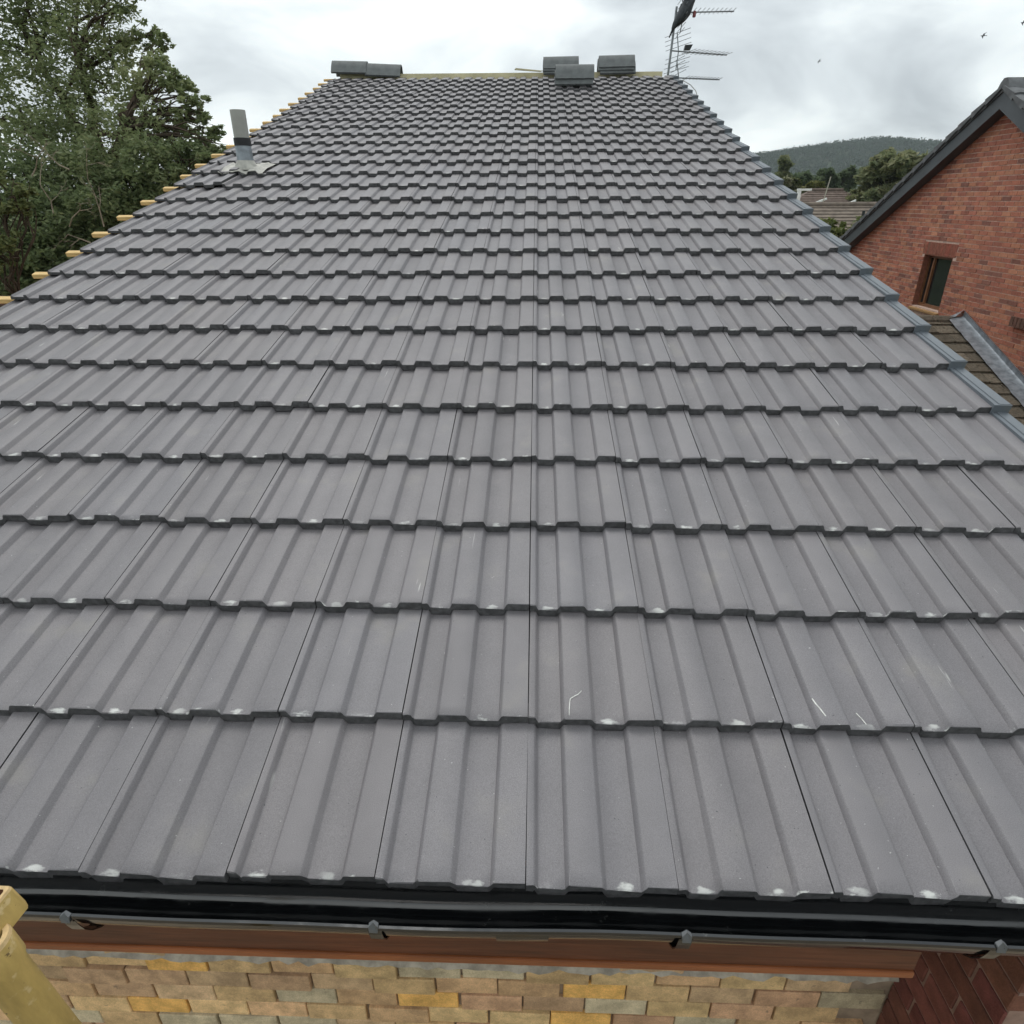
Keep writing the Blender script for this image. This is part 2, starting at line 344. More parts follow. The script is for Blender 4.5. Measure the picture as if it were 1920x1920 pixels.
TG = [(.13, .17, .075), (.19, .235, .105), (.25, .295, .135), (.33, .35, .18)]
def at(px, py, Y):      # a photo sighting turned into a place at distance Y (used only while laying out the planting)
    dx, dy = (px - 960) / 1214.09, (py - 960) / 1214.09
    d = Vector([RW[0][k] * dx + RW[1][k] * dy + RW[2][k] for k in range(3)]); return CAMP + d * ((Y - CAMP.y) / d.y)
big = [(30, 30, 16.3, 1.0), (115, 30, 16.8, 1.0), (195, 25, 16, .75), (55, 115, 16.2, 1.0), (150, 100, 15.7, .95), (235, 95, 16, .55), (285, 65, 16, .32), (305, 80, 15.8, .2),
       (35, 200, 16, 1.0), (120, 190, 15.5, 1.0), (205, 175, 16, .85), (275, 150, 15.2, .6), (325, 150, 15, .36), (60, 280, 15.2, .95), (145, 275, 15, .95),
       (230, 255, 14.6, .85), (300, 225, 14.6, .6), (350, 205, 14.6, .28), (385, 225, 14.4, .18), (-70, 80, 16.5, 1.1), (-60, 230, 16, 1.1), (60, -70, 16.4, 1.1), (165, -60, 16.6, 1.0), (225, -15, 16, .5),
       (40, -180, 16.8, 1.1), (150, -160, 16.4, .9), (-90, -60, 17, 1.2), (310, 285, 14.8, .75), (372, 268, 14.5, .36), (402, 292, 14.2, .26), (372, 195, 14.6, .24), (405, 250, 14.3, .2), (345, 165, 14.9, .26), (300, 120, 15.2, .3), (425, 285, 14.1, .16)]
bc = [at(a, b, c) for a, b, c, _ in big]; br = [q[3] for q in big]
tree('broadleaf_tree', 'tall airy broadleaf tree with sky showing through, left of the tiled roof', (-10.4, 16.6, 0), (-10.3, 16.4, 6.2), bc, br,
     [1550 * r ** 1.6 + 220 for r in br], .054, TG, .26, tops=[at(70, 100, 16.4), at(150, 130, 16), at(40, 230, 16), at(230, 250, 15)])
low = [(40, 350, 14, .9), (125, 345, 14, .9), (205, 330, 14, .85), (285, 310, 14, .7), (345, 305, 14, .5), (395, 305, 14, .35), (45, 430, 13.4, .9), (125, 420, 13.4, .9), (195, 395, 13.4, .75), (255, 360, 13.6, .6),
       (20, 490, 13, .8), (95, 480, 13, .8), (160, 440, 13.2, .6), (-60, 400, 14, 1.0), (-70, 520, 13, .9), (60, 540, 13, .7), (320, 340, 13.8, .5), (170, 500, 13.5, .8), (240, 440, 13.8, .8), (300, 390, 14, .7)]
lc = [at(a, b, c) for a, b, c, _ in low]; lr = [q[3] for q in low]
lowtree = tree('broadleaf_tree', 'dark dense lower tree with bare twigs beside the batten ends', (-9.2, 14.2, 0), (-9.0, 14.0, 4.2), lc, lr,
     [3000 * r ** 1.5 + 260 for r in lr], .058, [(.085, .120, .055), (.135, .180, .080), (.185, .235, .105), (.25, .28, .14)], .17, tops=[at(120, 420, 13.6), at(240, 380, 13.8)])
def bare(p, d, ln, r_, depth, mb):
    q = p + d * ln; m_ = p.lerp(q, .5) + Vector((random.gauss(0, .06), random.gauss(0, .06), random.gauss(0, .06))) * ln; mb.tube([p, m_, q], [r_, r_ * .8, r_ * .6], 5)
    if depth:
        for _ in range(2 if depth > 1 else 3):
            n_ = (d + Vector((random.gauss(0, .6), random.gauss(0, .5), random.gauss(0, .6)))).normalized(); bare(q if random.random() < .6 else m_, n_, ln * random.uniform(.5, .8), r_ * .6, depth - 1, mb)
for a_, b_, dx, dz, ln in ((100, 400, -.1, 1, .5), (195, 425, .05, 1, .6), (130, 425, .6, .5, .45), (130, 318, -.6, .5, .35), (60, 330, .5, .6, .4), (170, 455, -.7, .3, .4)):
    mb = MB(); bare(at(a_, b_, 12.7), Vector((dx, -.15, dz)).normalized(), ln, .013, 3, mb); mb.obj('bare_branch', DEADWOOD, lowtree)
yc = [(2, 345, 10.2, .26), (40, 352, 10.2, .16), (10, 392, 10, .22), (52, 392, 10.1, .14), (12, 452, 9.8, .24), (0, 480, 9.8, .2), (-45, 400, 10, .4), (-40, 480, 9.8, .4), (28, 372, 10, .12)]
tree('young_tree', 'small bright yellow-green tree at the left edge of the picture', (-8.7, 10.3, 0), (-8.6, 10.2, 4.6), [at(a, b, c) for a, b, c, _ in yc], [q[3] for q in yc],
     [1100 * q[3] for q in yc], .055, [(.10, .13, .05), (.15, .18, .07), (.24, .26, .10)], .05)

def blobtree(name, label, px0, px1, ptop, pbase, Y, n, leaf, cols, cl, group, cat=None, per=420):
    a, b = at(px0, pbase, Y), at(px1, pbase, Y); top = at((px0 + px1) / 2, ptop, Y).z; W = (b.x - a.x) / 2; cx = (a.x + b.x) / 2; H = top - a.z
    C = []; r = []
    for i in range(n):
        u = random.uniform(-1, 1); v = random.random(); hw = math.sqrt(max(0, 1 - (v * .96) ** 2.2))
        C.append((cx + u * W * hw * .82, Y + random.uniform(-.5, .5) * W, a.z + v * H * .88)); r.append(W * random.uniform(*cl))
    return tree(name, label, (cx, Y, 0), (cx, Y, max(1.5, a.z)), C, r, [per] * n, leaf, cols, max(.1, W * .07), group, twigs=False)
G2 = [(.13, .16, .085), (.18, .21, .105), (.24, .255, .13), (.30, .29, .16)]
G3 = [(.08, .115, .06), (.115, .155, .08), (.155, .19, .10)]
FG = 'trees between the far roofs and the hill'
blobtree('round_tree', 'large rounded green tree right behind the far roofs, beside the brick gable', 1574, 1772, 286, 404, 55, 70, .30, G2, (.16, .30), FG)
blobtree('round_tree', 'thin pale tree sticking up nearest the tiled verge, below the hill', 1448, 1482, 292, 345, 92, 16, .42, G2, (.25, .4), FG)
blobtree('round_tree', 'dark green tree in the row behind the aerial pole, left one', 1470, 1535, 326, 365, 100, 26, .40, G3, (.2, .34), FG)
blobtree('round_tree', 'dark green tree in the row behind the aerial pole, middle one', 1520, 1568, 316, 365, 104, 24, .42, G3, (.2, .34), FG)
blobtree('round_tree', 'dark green tree in the row behind the aerial pole, right one', 1556, 1606, 314, 365, 108, 24, .42, G3, (.2, .34), FG)
blobtree('flowering_shrub', 'yellowish shrub with pale blooms in front of the dark tree row', 1500, 1552, 338, 372, 74, 22, .26, [(.06, .08, .025), (.13, .14, .04), (.24, .23, .09), (.55, .52, .36)], (.2, .34), FG)
blobtree('flowering_shrub', 'olive shrub with cream blooms next to the tiled verge', 1440, 1505, 335, 372, 70, 22, .26, [(.045, .065, .02), (.08, .10, .03), (.12, .13, .05), (.50, .48, .34)], (.2, .34), FG)
hc = []; hr = []
for k in range(26):
    hc.append((8.4 + k * .11 + random.uniform(-.1, .1), 22 + random.uniform(-.5, .5), random.choice((4.2, 4.6, 5.0, 5.25)))); hr.append(random.uniform(.32, .5))
hed = thing('hedge', 'clipped yellow-green hedge below the far roofs, against the brick gable', 'hedge', (9.8, 22, 0))
V, F, T = leaves(hc, hr, [420] * 26, .07, [(.09, .12, .04), (.16, .19, .06), (.28, .28, .11)]); link('foliage', soup('foliage', V, F, LEAF, T), hed, None, (0, 0, 0))
mb = MB()
for k in range(5): limb(mb, (8.7 + k * .6, 22, 0), (8.7 + k * .6, 22, 4.6), .06, .03, 4, .03)
mb.obj('stem', BARK, hed)

# woodland on the hill: one mass
nT = 5200; tx = rng.uniform(150, 900, nT); ty = rng.uniform(985, 1260, nT); tz = hillz(tx, ty)
per = 26; h = rng.uniform(3.5, 7.5, nT); d = rng.normal(size=(nT, per, 3)); d /= np.linalg.norm(d, axis=2)[..., None]
P = np.stack([tx, ty, tz + h * .55], -1)[:, None] + d * (rng.random((nT, per)) ** .4)[..., None] * np.stack([h * .55, h * .55, h * .75], -1)[:, None]
P = P.reshape(-1, 3); n = len(P); a = rng.normal(size=(n, 3)); a /= np.linalg.norm(a, axis=1)[:, None]; b = np.cross(a, rng.normal(size=(n, 3))); b /= np.linalg.norm(b, axis=1)[:, None]; s = rng.uniform(.7, 1.4, n)[:, None]
V = np.stack([P - a * s, P + b * s * .7, P + a * s, P - b * s * .7], 1).reshape(-1, 3)
T = np.repeat(np.repeat((.040 + .018 * rng.random(nT))[:, None] * np.array([[.75, 1.3, .70]]), per, 0), 4, 0)
wood = link('woodland', soup('woodland', V, np.arange(4 * n).reshape(n, 4), LEAF, T), None, None, (0, 0, 0))
tag(wood, 'dark woodland covering the distant hill', 'woodland', None, 'stuff')

# ------------------------------------------------------------------ the house with the new roof
RM = Matrix.Translation((0, 0, EZ)) @ Matrix.Rotation(TH, 4, 'X')      # roof frame: x along eaves, y up the slope, z out of the roof
def roofpt(u, v, h=0): return RM @ Vector((u, v, h))
VR = 10.10                                                              # slope length
house = thing('house', 'house with a newly tiled grey roof, black gutter and yellowish brick wall', 'house', (-.45, 9.7, 0))
YR, ZR = roofpt(0, VR).y, roofpt(0, VR).z
mb = MB()                                                               # deck, both slopes
def yz(v, h): p = roofpt(0, v, h); return (p.y, p.z)
prof = [yz(.02, -.10), yz(.02, -.078), (YR, ZR - .085), (2 * YR - .02, EZ - .05), (2 * YR - .02, EZ - .09), (YR, ZR - .20)]
mb.prism(prof, 'x', -2.74, 1.78)
roof = mb.obj('roof', FELT, house)
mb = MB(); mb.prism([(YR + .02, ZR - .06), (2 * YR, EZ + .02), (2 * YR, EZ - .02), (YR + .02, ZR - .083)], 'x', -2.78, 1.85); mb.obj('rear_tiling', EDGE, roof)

XS = [(.0010, 0), (.0140, 0), (.0175, -.0020), (.0230, -.0155), (.0255, -.0178), (.0290, -.0185), (.0745, -.0185), (.0785, -.0172), (.0855, -.0020), (.0895, 0),
      (.1480, 0), (.1520, -.0020), (.1590, -.0163), (.1630, -.0185), (.2250, -.0185), (.2290, -.0172), (.2362, -.0020), (.2405, 0), (.2990, 0)]
TT = .025; TL = .415; GA = .345; DROP = .0275
def tilemesh(name, seed, xs=XS, flange=False, rough=.0009, x0=0, x1=.3):
    rr = random.Random(seed); n = len(xs); vs = []; fs = []; mi = []; uv = []
    rows = [(0, -TT, 0), (0, -.0022, 0), (.0022, 0, 1), (.03, 0, 1), (TL, 0, 1)]
    for k, (y, dz, sm) in enumerate(rows):
        for x, z in xs:
            j = rough if k in (0, 1, 2) else 0
            jy = rr.gauss(0, j) - (abs(rr.gauss(0, 1)) > 2.1) * (k in (1, 2)) * -.004; jz = rr.gauss(0, j * .6)
            vs.append((x, y + jy, z + dz + jz))
    for k in range(len(rows) - 1):
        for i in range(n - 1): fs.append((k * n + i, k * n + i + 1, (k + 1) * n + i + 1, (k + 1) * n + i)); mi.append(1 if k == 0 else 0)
    b = len(vs)                                                          # underside and sides
    for x, z in (xs[0], xs[-1]): vs.append((x, TL, z - TT))
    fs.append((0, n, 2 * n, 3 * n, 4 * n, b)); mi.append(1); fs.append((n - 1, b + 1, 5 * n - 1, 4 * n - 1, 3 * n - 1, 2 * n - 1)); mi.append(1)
    if flange:                                                           # the interlocking rib seen on the open left edge
        f = len(vs); vs += [(-.078, .006, -.0135), (.0, .006, -.0135), (.0, TL, -.0135), (-.078, TL, -.0135), (-.078, .006, -.028), (.0, .006, -.028), (.0, TL, -.028), (-.078, TL, -.028)]
        for q in [(0, 1, 2, 3), (0, 4, 5, 1), (3, 7, 4, 0)]: fs.append(tuple(f + i for i in q)); mi.append(0 if q == (0, 1, 2, 3) else 1)
        g = len(vs); vs += [(-.078, .006, -.0135), (-.070, .006, -.004), (-.062, .006, -.0135), (-.078, TL, -.0135), (-.070, TL, -.004), (-.062, TL, -.0135)]
        for q in [(0, 1, 4, 3), (1, 2, 5, 4), (0, 2, 1)]: fs.append(tuple(g + i for i in q)); mi.append(0)
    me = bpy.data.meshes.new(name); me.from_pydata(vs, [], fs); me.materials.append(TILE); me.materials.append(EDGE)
    me.polygons.foreach_set('material_index', mi); ul = me.uv_layers.new(name='UVMap'); li = np.zeros(len(me.loops), np.int32); me.loops.foreach_get('vertex_index', li)
    co = np.array(vs); ul.data.foreach_set('uv', np.stack([co[li, 0], np.maximum(co[li, 1], 0)], 1).astype(np.float32).ravel())
    me.polygons.foreach_set('use_smooth', [True] * len(fs)); me.update(); me.set_sharp_from_angle(angle=R(42)); return me
TM = [tilemesh('tile', s) for s in range(9)]; TF = [tilemesh('tile', 40 + s, flange=True) for s in range(3)]
DEL = math.atan(DROP / GA)
def tilemat(i, j, rr, jit=1):
    v = j * GA; h = 0
    if j == 0: v -= .012; h = -.012
    x = Matrix.Translation((i * .3 + rr.gauss(0, .0005) * jit, v + rr.gauss(0, .0022) * jit, h + abs(rr.gauss(0, .0012)) * jit))
    return RM @ x @ Matrix.Rotation(-DEL - (h / GA if j == 0 else 0), 4, 'X') @ Matrix.Rotation(rr.gauss(0, R(.10)) * jit, 4, 'Z') @ Matrix.Rotation(rr.gauss(0, R(.15)) * jit, 4, 'Y')
def tilecol(rr):
    k = .160 * rr.gauss(1, .035); w_ = rr.gauss(0, .006); return (k * (1.05 + w_), k * .985, k * (1.03 - w_))
rr = random.Random(3); NJ = 29; JI = 20
for j in range(JI):
    for i in range(-9, 6):
        m = tilemat(i, j, rr); c = tilecol(rr)
        if (i, j) in ((-9, 14), (-9, 15)): m = m @ Matrix.Translation((0, -.01, .008)) @ Matrix.Rotation(R(2.2), 4, 'Z') @ Matrix.Rotation(R(-1.2), 4, 'Y')
        link('tile', (TF if i == -9 else TM)[rr.randrange(3 if i == -9 else 9)], roof, m, c)
VV = []; FF = []; MI = []; TC = []; UV = []; nb = 0                        # the far courses, joined
low_me = TM[0]; pv = np.array([v.co[:] for v in low_me.vertices]); pf = [tuple(p.vertices) for p in low_me.polygons]; pm = [p.material_index for p in low_me.polygons]
fv = np.array([v.co[:] for v in TF[0].vertices]); fp = [tuple(p.vertices) for p in TF[0].polygons]; fm = [p.material_index for p in TF[0].polygons]
for j in range(JI, NJ):
    for i in range(-9, 6):
        m = np.array(tilemat(i, j, rr)); q, f, mm = (fv, fp, fm) if i == -9 else (pv, pf, pm)
        VV.append(q @ m[:3, :3].T + m[:3, 3]); FF += [tuple(nb + k for k in x) for x in f]; MI += mm; c = tilecol(rr); TC.append(np.tile(c, (len(q), 1))); UV.append(q[:, :2]); nb += len(q)
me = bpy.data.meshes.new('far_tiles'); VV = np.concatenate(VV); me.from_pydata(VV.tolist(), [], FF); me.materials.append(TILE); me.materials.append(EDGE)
me.polygons.foreach_set('material_index', MI); ul = me.uv_layers.new(name='UVMap'); li = np.zeros(len(me.loops), np.int32); me.loops.foreach_get('vertex_index', li)
ul.data.foreach_set('uv', np.maximum(np.concatenate(UV)[li], 0).astype(np.float32).ravel())
a_ = me.attributes.new('tint', 'FLOAT_VECTOR', 'POINT'); a_.data.foreach_set('vector', np.concatenate(TC).astype(np.float32).ravel()); me.update()
tagk(link('far_tiles', me, roof, None, (0, 0, 0)), 'stuff')

# chalky scratch marks rubbed on a few tiles
CHALK = simple('chalk_mark', (.72, .72, .68), .9, .1, nscale=90, lo=.6, hi=1.1)
def mark(pts, wd):
    vs = []; n = len(pts)
    for k, (u, v) in enumerate(pts):
        d = Vector(pts[min(k + 1, n - 1)]) - Vector(pts[max(k - 1, 0)]); d.normalize(); q = Vector((-d.y, d.x)) * wd * (.5 + .5 * math.sin(math.pi * (k + .6) / (n + .2)))
        vf = v - math.floor(v / GA) * GA; h = prz(u) - vf * DROP / GA + .0013
        vs += [roofpt(u + q.x, v + q.y, h), roofpt(u - q.x, v - q.y, h)]
    MB().add(vs, [(2 * k, 2 * k + 1, 2 * k + 3, 2 * k + 2) for k in range(n - 1)]).obj('chalk_mark', CHALK, roof)
def prz(u):
    x = u - math.floor(u / .3) * .3; return float(np.interp(x, [p[0] for p in XS], [p[1] for p in XS]))
mark([(.098, .352), (.099, .372), (.101, .392), (.103, .400), (.112, .407), (.122, .413), (.128, .420), (.131, .424)], .0012)
mark([(.703, .365), (.697, .385), (.691, .400), (.688, .415)], .002)
mark([(.800, .356), (.795, .372), (.788, .388)], .0014)
mark([(1.166, 1.46), (1.152, 1.50), (1.140, 1.535), (1.130, 1.56)], .0025)

# verge caps down the right edge
def vergemesh():
    mb = MB(); prof = [(1.784, -.014), (1.786, .004), (1.800, .005), (1.802, .001), (1.805, .007), (1.846, .007), (1.850, .003), (1.850, -.105), (1.843, -.105), (1.843, -.014)]
    n = len(prof)
    A_ = [(x - 1.8, 0, z) for x, z in prof]; B_ = [(x - 1.8 - (.004 if x > 1.84 else 0), .365, z - .034) for x, z in prof]
    mb.add(A_ + B_, [tuple(range(n))] + [(i, (i + 1) % n, n + (i + 1) % n, n + i) for i in range(n)])
    mb.box((-.018, -.006, -.040), (.050, -.0005, .0055))                   # stopped front end
    return mb.mesh('verge_cap', VERGE, smooth=25)
vm = vergemesh()
for j in range(NJ):
    link('verge_cap', vm, roof, RM @ Matrix.Translation((1.8 + rr.gauss(0, .0015), j * GA - .004 + rr.gauss(0, .002), .008)) @ Matrix.Rotation(rr.gauss(0, R(.25)), 4, 'Z'))
# battens sticking out on the left edge
bm_ = MB().box((-.165, -.021, -.0135), (.16, .021, .0135)).mesh('batten', PINE, bevel=.003)
for j in range(-1, NJ):
    ln = rr.gauss(0, .012)
    link('batten', bm_, roof, RM @ Matrix.Translation((-2.745 + ln, (j + 1) * GA + .062, -.055)) @ Matrix.Rotation(rr.gauss(0, R(.8)), 4, 'Z'))
MB().box((-2.70, YR - .03, ZR - .07), (1.70, YR + .02, ZR + .004)).obj('ridge_batten', PALEPINE, roof)
MB().prism([(-.30, ZR + .020), (.05, ZR - .004), (.08, ZR + .006), (-.28, ZR + .038)], 'y', YR - .16, YR - .12).obj('loose_lath', PALEPINE, roof)

# vent pipe through the roof with its lead slate
vent = thing('vent_pipe', 'grey soil vent pipe with black band, rising through the tiles at left', 'vent pipe', (-2.382, 5.13, 6.33))
def ring(z0, z1, r0, r1, dx0=0, dx1=0, n=28): return MB().tube([(-2.382 + dx0, 5.13, z0), (-2.382 + dx1, 5.13, z1)], [r0, r1], n)
ring(6.33, 6.53, .068, .061).obj('lead_sleeve', LEAD, vent, smooth=40)
ring(6.505, 6.56, .066, .066).obj('rubber_band', RUBBER, vent, smooth=40)
mb = MB(); n = 28
for r0, r1, za, zb in ((.059, .059, 6.55, 6.755), (.053, .053, 6.755, 6.60)): pass
vs = []; fs = []
for r_, z_ in ((.059, 6.55), (.059, 6.755), (.053, 6.755), (.053, 6.62)):
    vs += [(-2.382 + r_ * math.cos(2 * math.pi * k / n), 5.13 + r_ * math.sin(2 * math.pi * k / n), z_) for k in range(n)]
for a in range(3): fs += [(a * n + k, a * n + (k + 1) % n, (a + 1) * n + (k + 1) % n, (a + 1) * n + k) for k in range(n)]
fs.append(tuple(3 * n + k for k in range(n))); mb.add(vs, fs).obj('pipe', PIPE, vent, smooth=40)
def prz(u):
    x = u - math.floor(u / .3) * .3; return np.interp(x, [p[0] for p in XS], [p[1] for p in XS])
mb = MB(); vs = []; fs = []; us = np.linspace(-2.555, -2.195, 40); rows_ = [(.0, .004), (.02, .006), (.12, .010), (.24, .008), (.34, .006)]
for vi, (dv, dh) in enumerate(rows_):
    for k, u in enumerate(us):
        fr = .008 * math.sin(u * 47) + .005 * math.sin(u * 111) if vi == 0 else 0
        vs.append(roofpt(u, 5.165 + dv + fr, prz(u) * (.9 if vi < 2 else .6) + dh + .003 - dv * .06 + .003 * math.sin(u * 60 + vi)))
nU = len(us)
for a in range(4): fs += [(a * nU + k, a * nU + k + 1, (a + 1) * nU + k + 1, (a + 1) * nU + k) for k in range(nU - 1)]
b0 = len(vs); vs += [Vector(p) - (RM.to_3x3() @ Vector((0, 0, .005))) for p in vs[:nU]]; fs += [(k, b0 + k, b0 + k + 1, k + 1) for k in range(nU - 1)]
mb.add(vs, fs).obj('lead_slate', LEADPALE, vent, smooth=50)
ring(6.33, 6.40, .105, .067).obj('lead_skirt', LEADPALE, vent, smooth=40)

# fascia, gutter
MB().box((-2.72, .05, 4.541), (.872, .075, 4.842)).obj('fascia', FASCIA, house, bevel=.002)
MB().box((-2.72, .044, 4.520), (.872, .080, 4.5405)).obj('fascia_bead', BEAD, house, bevel=.004, seg=2)
MB().box((-2.72, .081, 4.522), (.850, .349, 4.535)).obj('soffit', FASCIA, house)
MB().box((.8505, .081, 4.522), (.872, .349, 4.84)).obj('fascia_return', FASCIA, house)
def gprof(off=0, lip=True):
    P = [(.046, 4.853), (.046, 4.778), (.041, 4.760), (.028, 4.749), (.008, 4.745), (-.012, 4.751), (-.034, 4.767), (-.053, 4.788), (-.066, 4.812), (-.073, 4.836), (-.077, 4.856), (-.081, 4.861), (-.086, 4.860), (-.087, 4.854), (-.084, 4.850)]
    return P
def gutter_run(x0, x1, grow=0.0, nseg=24):
    P = gprof(); Q = []
    for i, p in enumerate(P):
        a = Vector(P[max(i - 1, 0)]); b = Vector(P[min(i + 1, len(P) - 1)]); d = (b - a).normalized(); nn = Vector((d.y, -d.x)); Q.append((p[0] - nn.x * (.0028 + grow) * -1 * -1, p[1] - nn.y * (.0028 + grow)))
    loop = P + Q[::-1]; n = len(loop); vs = []; fs = []
    for k in range(nseg + 1):
        x = x0 + (x1 - x0) * k / nseg; sag = .0016 * math.sin(x * 5.1) + .001 * math.sin(x * 11)
        for y, z in loop: vs.append((x, y + sag * .8, z + sag))
    for k in range(nseg): fs += [(k * n + i, k * n + (i + 1) % n, (k + 1) * n + (i + 1) % n, (k + 1) * n + i) for i in range(n)]
    fs += [tuple(range(n)), tuple(nseg * n + i for i in range(n))]
    return MB().add(vs, fs)
gut = gutter_run(-2.82, 1.98, nseg=60).obj('gutter', GUTTER, house, smooth=40)
gutter_run(-.055, .045, grow=.004, nseg=4).obj('gutter_union', GUTTER, gut, smooth=40)
for x in (-2.05, -1.47, -.883, -.287, .302, .876, 1.46):
    br_ = MB().add([(x - .008, -.090, 4.848), (x + .008, -.090, 4.848), (x + .009, -.0885, 4.863), (x, -.084, 4.870), (x - .009, -.0885, 4.863), (x - .008, -.080, 4.848), (x + .008, -.080, 4.848), (x + .009, -.0795, 4.863), (x, -.0785, 4.870), (x - .009, -.0795, 4.863)],
                   [(0, 1, 2, 3, 4), (9, 8, 7, 6, 5), (0, 5, 6, 1), (1, 6, 7, 2), (2, 7, 8, 3), (3, 8, 9, 4), (4, 9, 5, 0)]).obj('gutter_clip', CLIP, gut)
    P_ = [(y - (.006 if y < 0 else -.0), z - .007) for y, z in gprof()[3:12]]
    mb = MB(); vs = []
    for xx in (x - .013, x + .013):
        vs += [(xx, y, z) for y, z in P_] + [(xx, y, z - .005) for y, z in P_[::-1]]
    n = 2 * len(P_); mb.add(vs, [tuple(range(n)), tuple(range(2 * n - 1, n - 1, -1))] + [(i, (i + 1) % n, n + (i + 1) % n, n + i) for i in range(n)]); mb.box((x - .02, .030, 4.700), (x + .02, .0495, 4.743)); mb.obj('gutter_bracket', GUTTER, gut)
MB().box((-2.72, .012, 4.856), (1.76, .046, 4.862)).obj('eaves_guard', RUBBER, house)

# yellowish front wall, brick by brick
FW = MB().box((-2.60, .362, 0), (1.90, .55, 4.53)).obj('front_wall', MORTAR_T, house)
bmy = [MB().box((0, -.012, 0), (.1935, .02, .0775)).mesh('brick', BRICK, bevel=.0025) for _ in range(1)][0]
BP, RP = .2, .0805; Z0 = 3.975
YC = [(.60, .405, .21), (.58, .375, .205), (.53, .345, .205), (.63, .43, .22), (.55, .335, .20), (.51, .35, .205), (.61, .39, .215), (.65, .455, .23)]
AMB = {(0, -1.03), (2, -.40), (1, .30), (3, -1.27), (3, .10), (4, .7), (5, -.6)}
for r_ in range(-4, 15):
    z = Z0 - (r_ + 1) * RP + .0015
    off = (.1 if r_ % 2 else 0) + rr.uniform(-.03, .03)
    for k in range(-13, 6):
        x = k * BP + off
        if x + .192 > 1.125: continue
        c = random.choice(YC); q = random.gauss(1, .10); c = tuple(v * q for v in c)
        if random.random() < .07: c = (.54 * q, .45 * q, .30 * q)
        if any(a == r_ and abs(b - (x + .1)) < .1 for a, b in AMB): c = (.78, .45, .14)
        m = Matrix.Translation((x + rr.gauss(0, .002), .362 + rr.gauss(-.003, .0035), z + rr.gauss(0, .0015))) @ Matrix.Rotation(rr.gauss(0, R(.4)), 4, 'Y')
        link('brick', bmy, FW, m, c)
# thick squeezed mortar bed above the first visible course
vs = []; fs = []; nX = 120
for k in range(nX + 1):
    x = -2.58 + 3.70 * k / nX; a = .010 * random.random(); bz = random.gauss(0, .005)
    vs += [(x, .355, Z0 - .006 + bz), (x, .338 - a, Z0 + .003 + bz), (x, .346 - a * .6, Z0 + .018 + bz), (x, .356, Z0 + .026)]
for k in range(nX): fs += [(k * 4 + i, k * 4 + i + 1, k * 4 + i + 5, k * 4 + i + 4) for i in range(3)]
MB().add(vs, fs).obj('mortar_bed', MORTAR_G, FW)

# red brick pier under the end of the eaves
PX, PY0, PY1 = 1.125, .045, .361
pier = MB().box((PX + .006, PY0 + .008, 0), (1.86, PY1, 4.70)).obj('brick_pier', simple('dull_mortar', (.33, .22, .175), .95, .1, nscale=14, lo=.7, hi=1.15, bump=.5, bscale=90), house)
unit = MB().box((0, 0, 0), (1, 1, 1)).mesh('brick', BRICK)
bev = {}
def brick(parent, a, b, col):
    key = tuple(round(q - p, 3) for p, q in zip(a, b))
    if key not in bev: bev[key] = MB().box((0, 0, 0), key).mesh('brick', BRICK, bevel=.003)
    return link('brick', bev[key], parent, Matrix.Translation(a), col)
def redc(): q = random.gauss(1, .14); return (.175 * q, .068 * q * random.uniform(.9, 1.15), .052 * q)
for r_ in range(15):
    z = 4.690 - (r_ + 1) * .075; s = .004 * max(0, r_ - 1) * .6 + rr.uniform(0, .004); y0 = PY0 + s
    if r_ % 2:
        brick(pier, (PX, y0, z), (PX + .1025, y0 + .205, z + .065), redc()); brick(pier, (PX, y0 + .215, z), (PX + .1025, PY1 - .002, z + .065), redc()); xs0 = PX + .1125
    else:
        brick(pier, (PX, y0, z), (PX + .205, y0 + .1025, z + .065), redc()); brick(pier, (PX, y0 + .1125, z), (PX + .1025, PY1 - .002, z + .065), redc()); xs0 = PX + .215
    while xs0 < 1.82: brick(pier, (xs0, y0, z), (min(xs0 + .205, 1.858), y0 + .1, z + .065), redc()); xs0 += .215
# other walls of the house
MB().box((-2.60, .55, 0), (-2.40, 2 * YR - .4, 4.55)).box((1.55, .55, 0), (1.74, 2 * YR - .4, 4.55)).box((-2.40, 2 * YR - .6, 0), (1.55, 2 * YR - .4, 4.55)).obj('side_wall', SIDEWALL, house)
for x0, x1 in ((-2.60, -2.40), (1.55, 1.74)):
    MB().prism([(.4, 4.551), (2 * YR - .4, 4.551), (2 * YR - .4, EZ - .08), (YR, ZR - .22), (.4, EZ - .01)], 'x', x0, x1).obj('gable_wall', SIDEWALL, house)

# ------------------------------------------------------------------ ridge tiles, laid and stacked
def ridgemesh(ln):
    P = [(-.150, -.150), (-.138, -.135), (-.112, -.080), (-.062, -.018), (-.030, -.004), (0, 0), (.030, -.004), (.062, -.018), (.112, -.080), (.138, -.135), (.150, -.150)]
    Q = [(p[0] * .87, p[1] - .017) for p in P]; loop = P + Q[::-1]
    return MB().prism(loop, 'x', -ln / 2, ln / 2).mesh('ridge_tile', RIDGE, smooth=35)
rm = ridgemesh(.475)
def ridge(x, y, z, rz, rx, label, group, ry=0):
    o = link('ridge_tile', rm, None, Matrix.Translation((x, y, z)) @ Euler((rx, ry, rz)).to_matrix().to_4x4()); tag(o, label, 'ridge tile', group); return o
ridge(-2.548, YR, 7.822, 0, 0, 'grey ridge tile laid at the far left end of the ridge', 'ridge tiles laid at the left end', R(1.5))
ridge(-2.085, YR, 7.785, 0, 0, 'grey ridge tile laid second from the left end of the ridge', 'ridge tiles laid at the left end', R(2.5))
pos3 = ['bottom', 'middle', 'top']
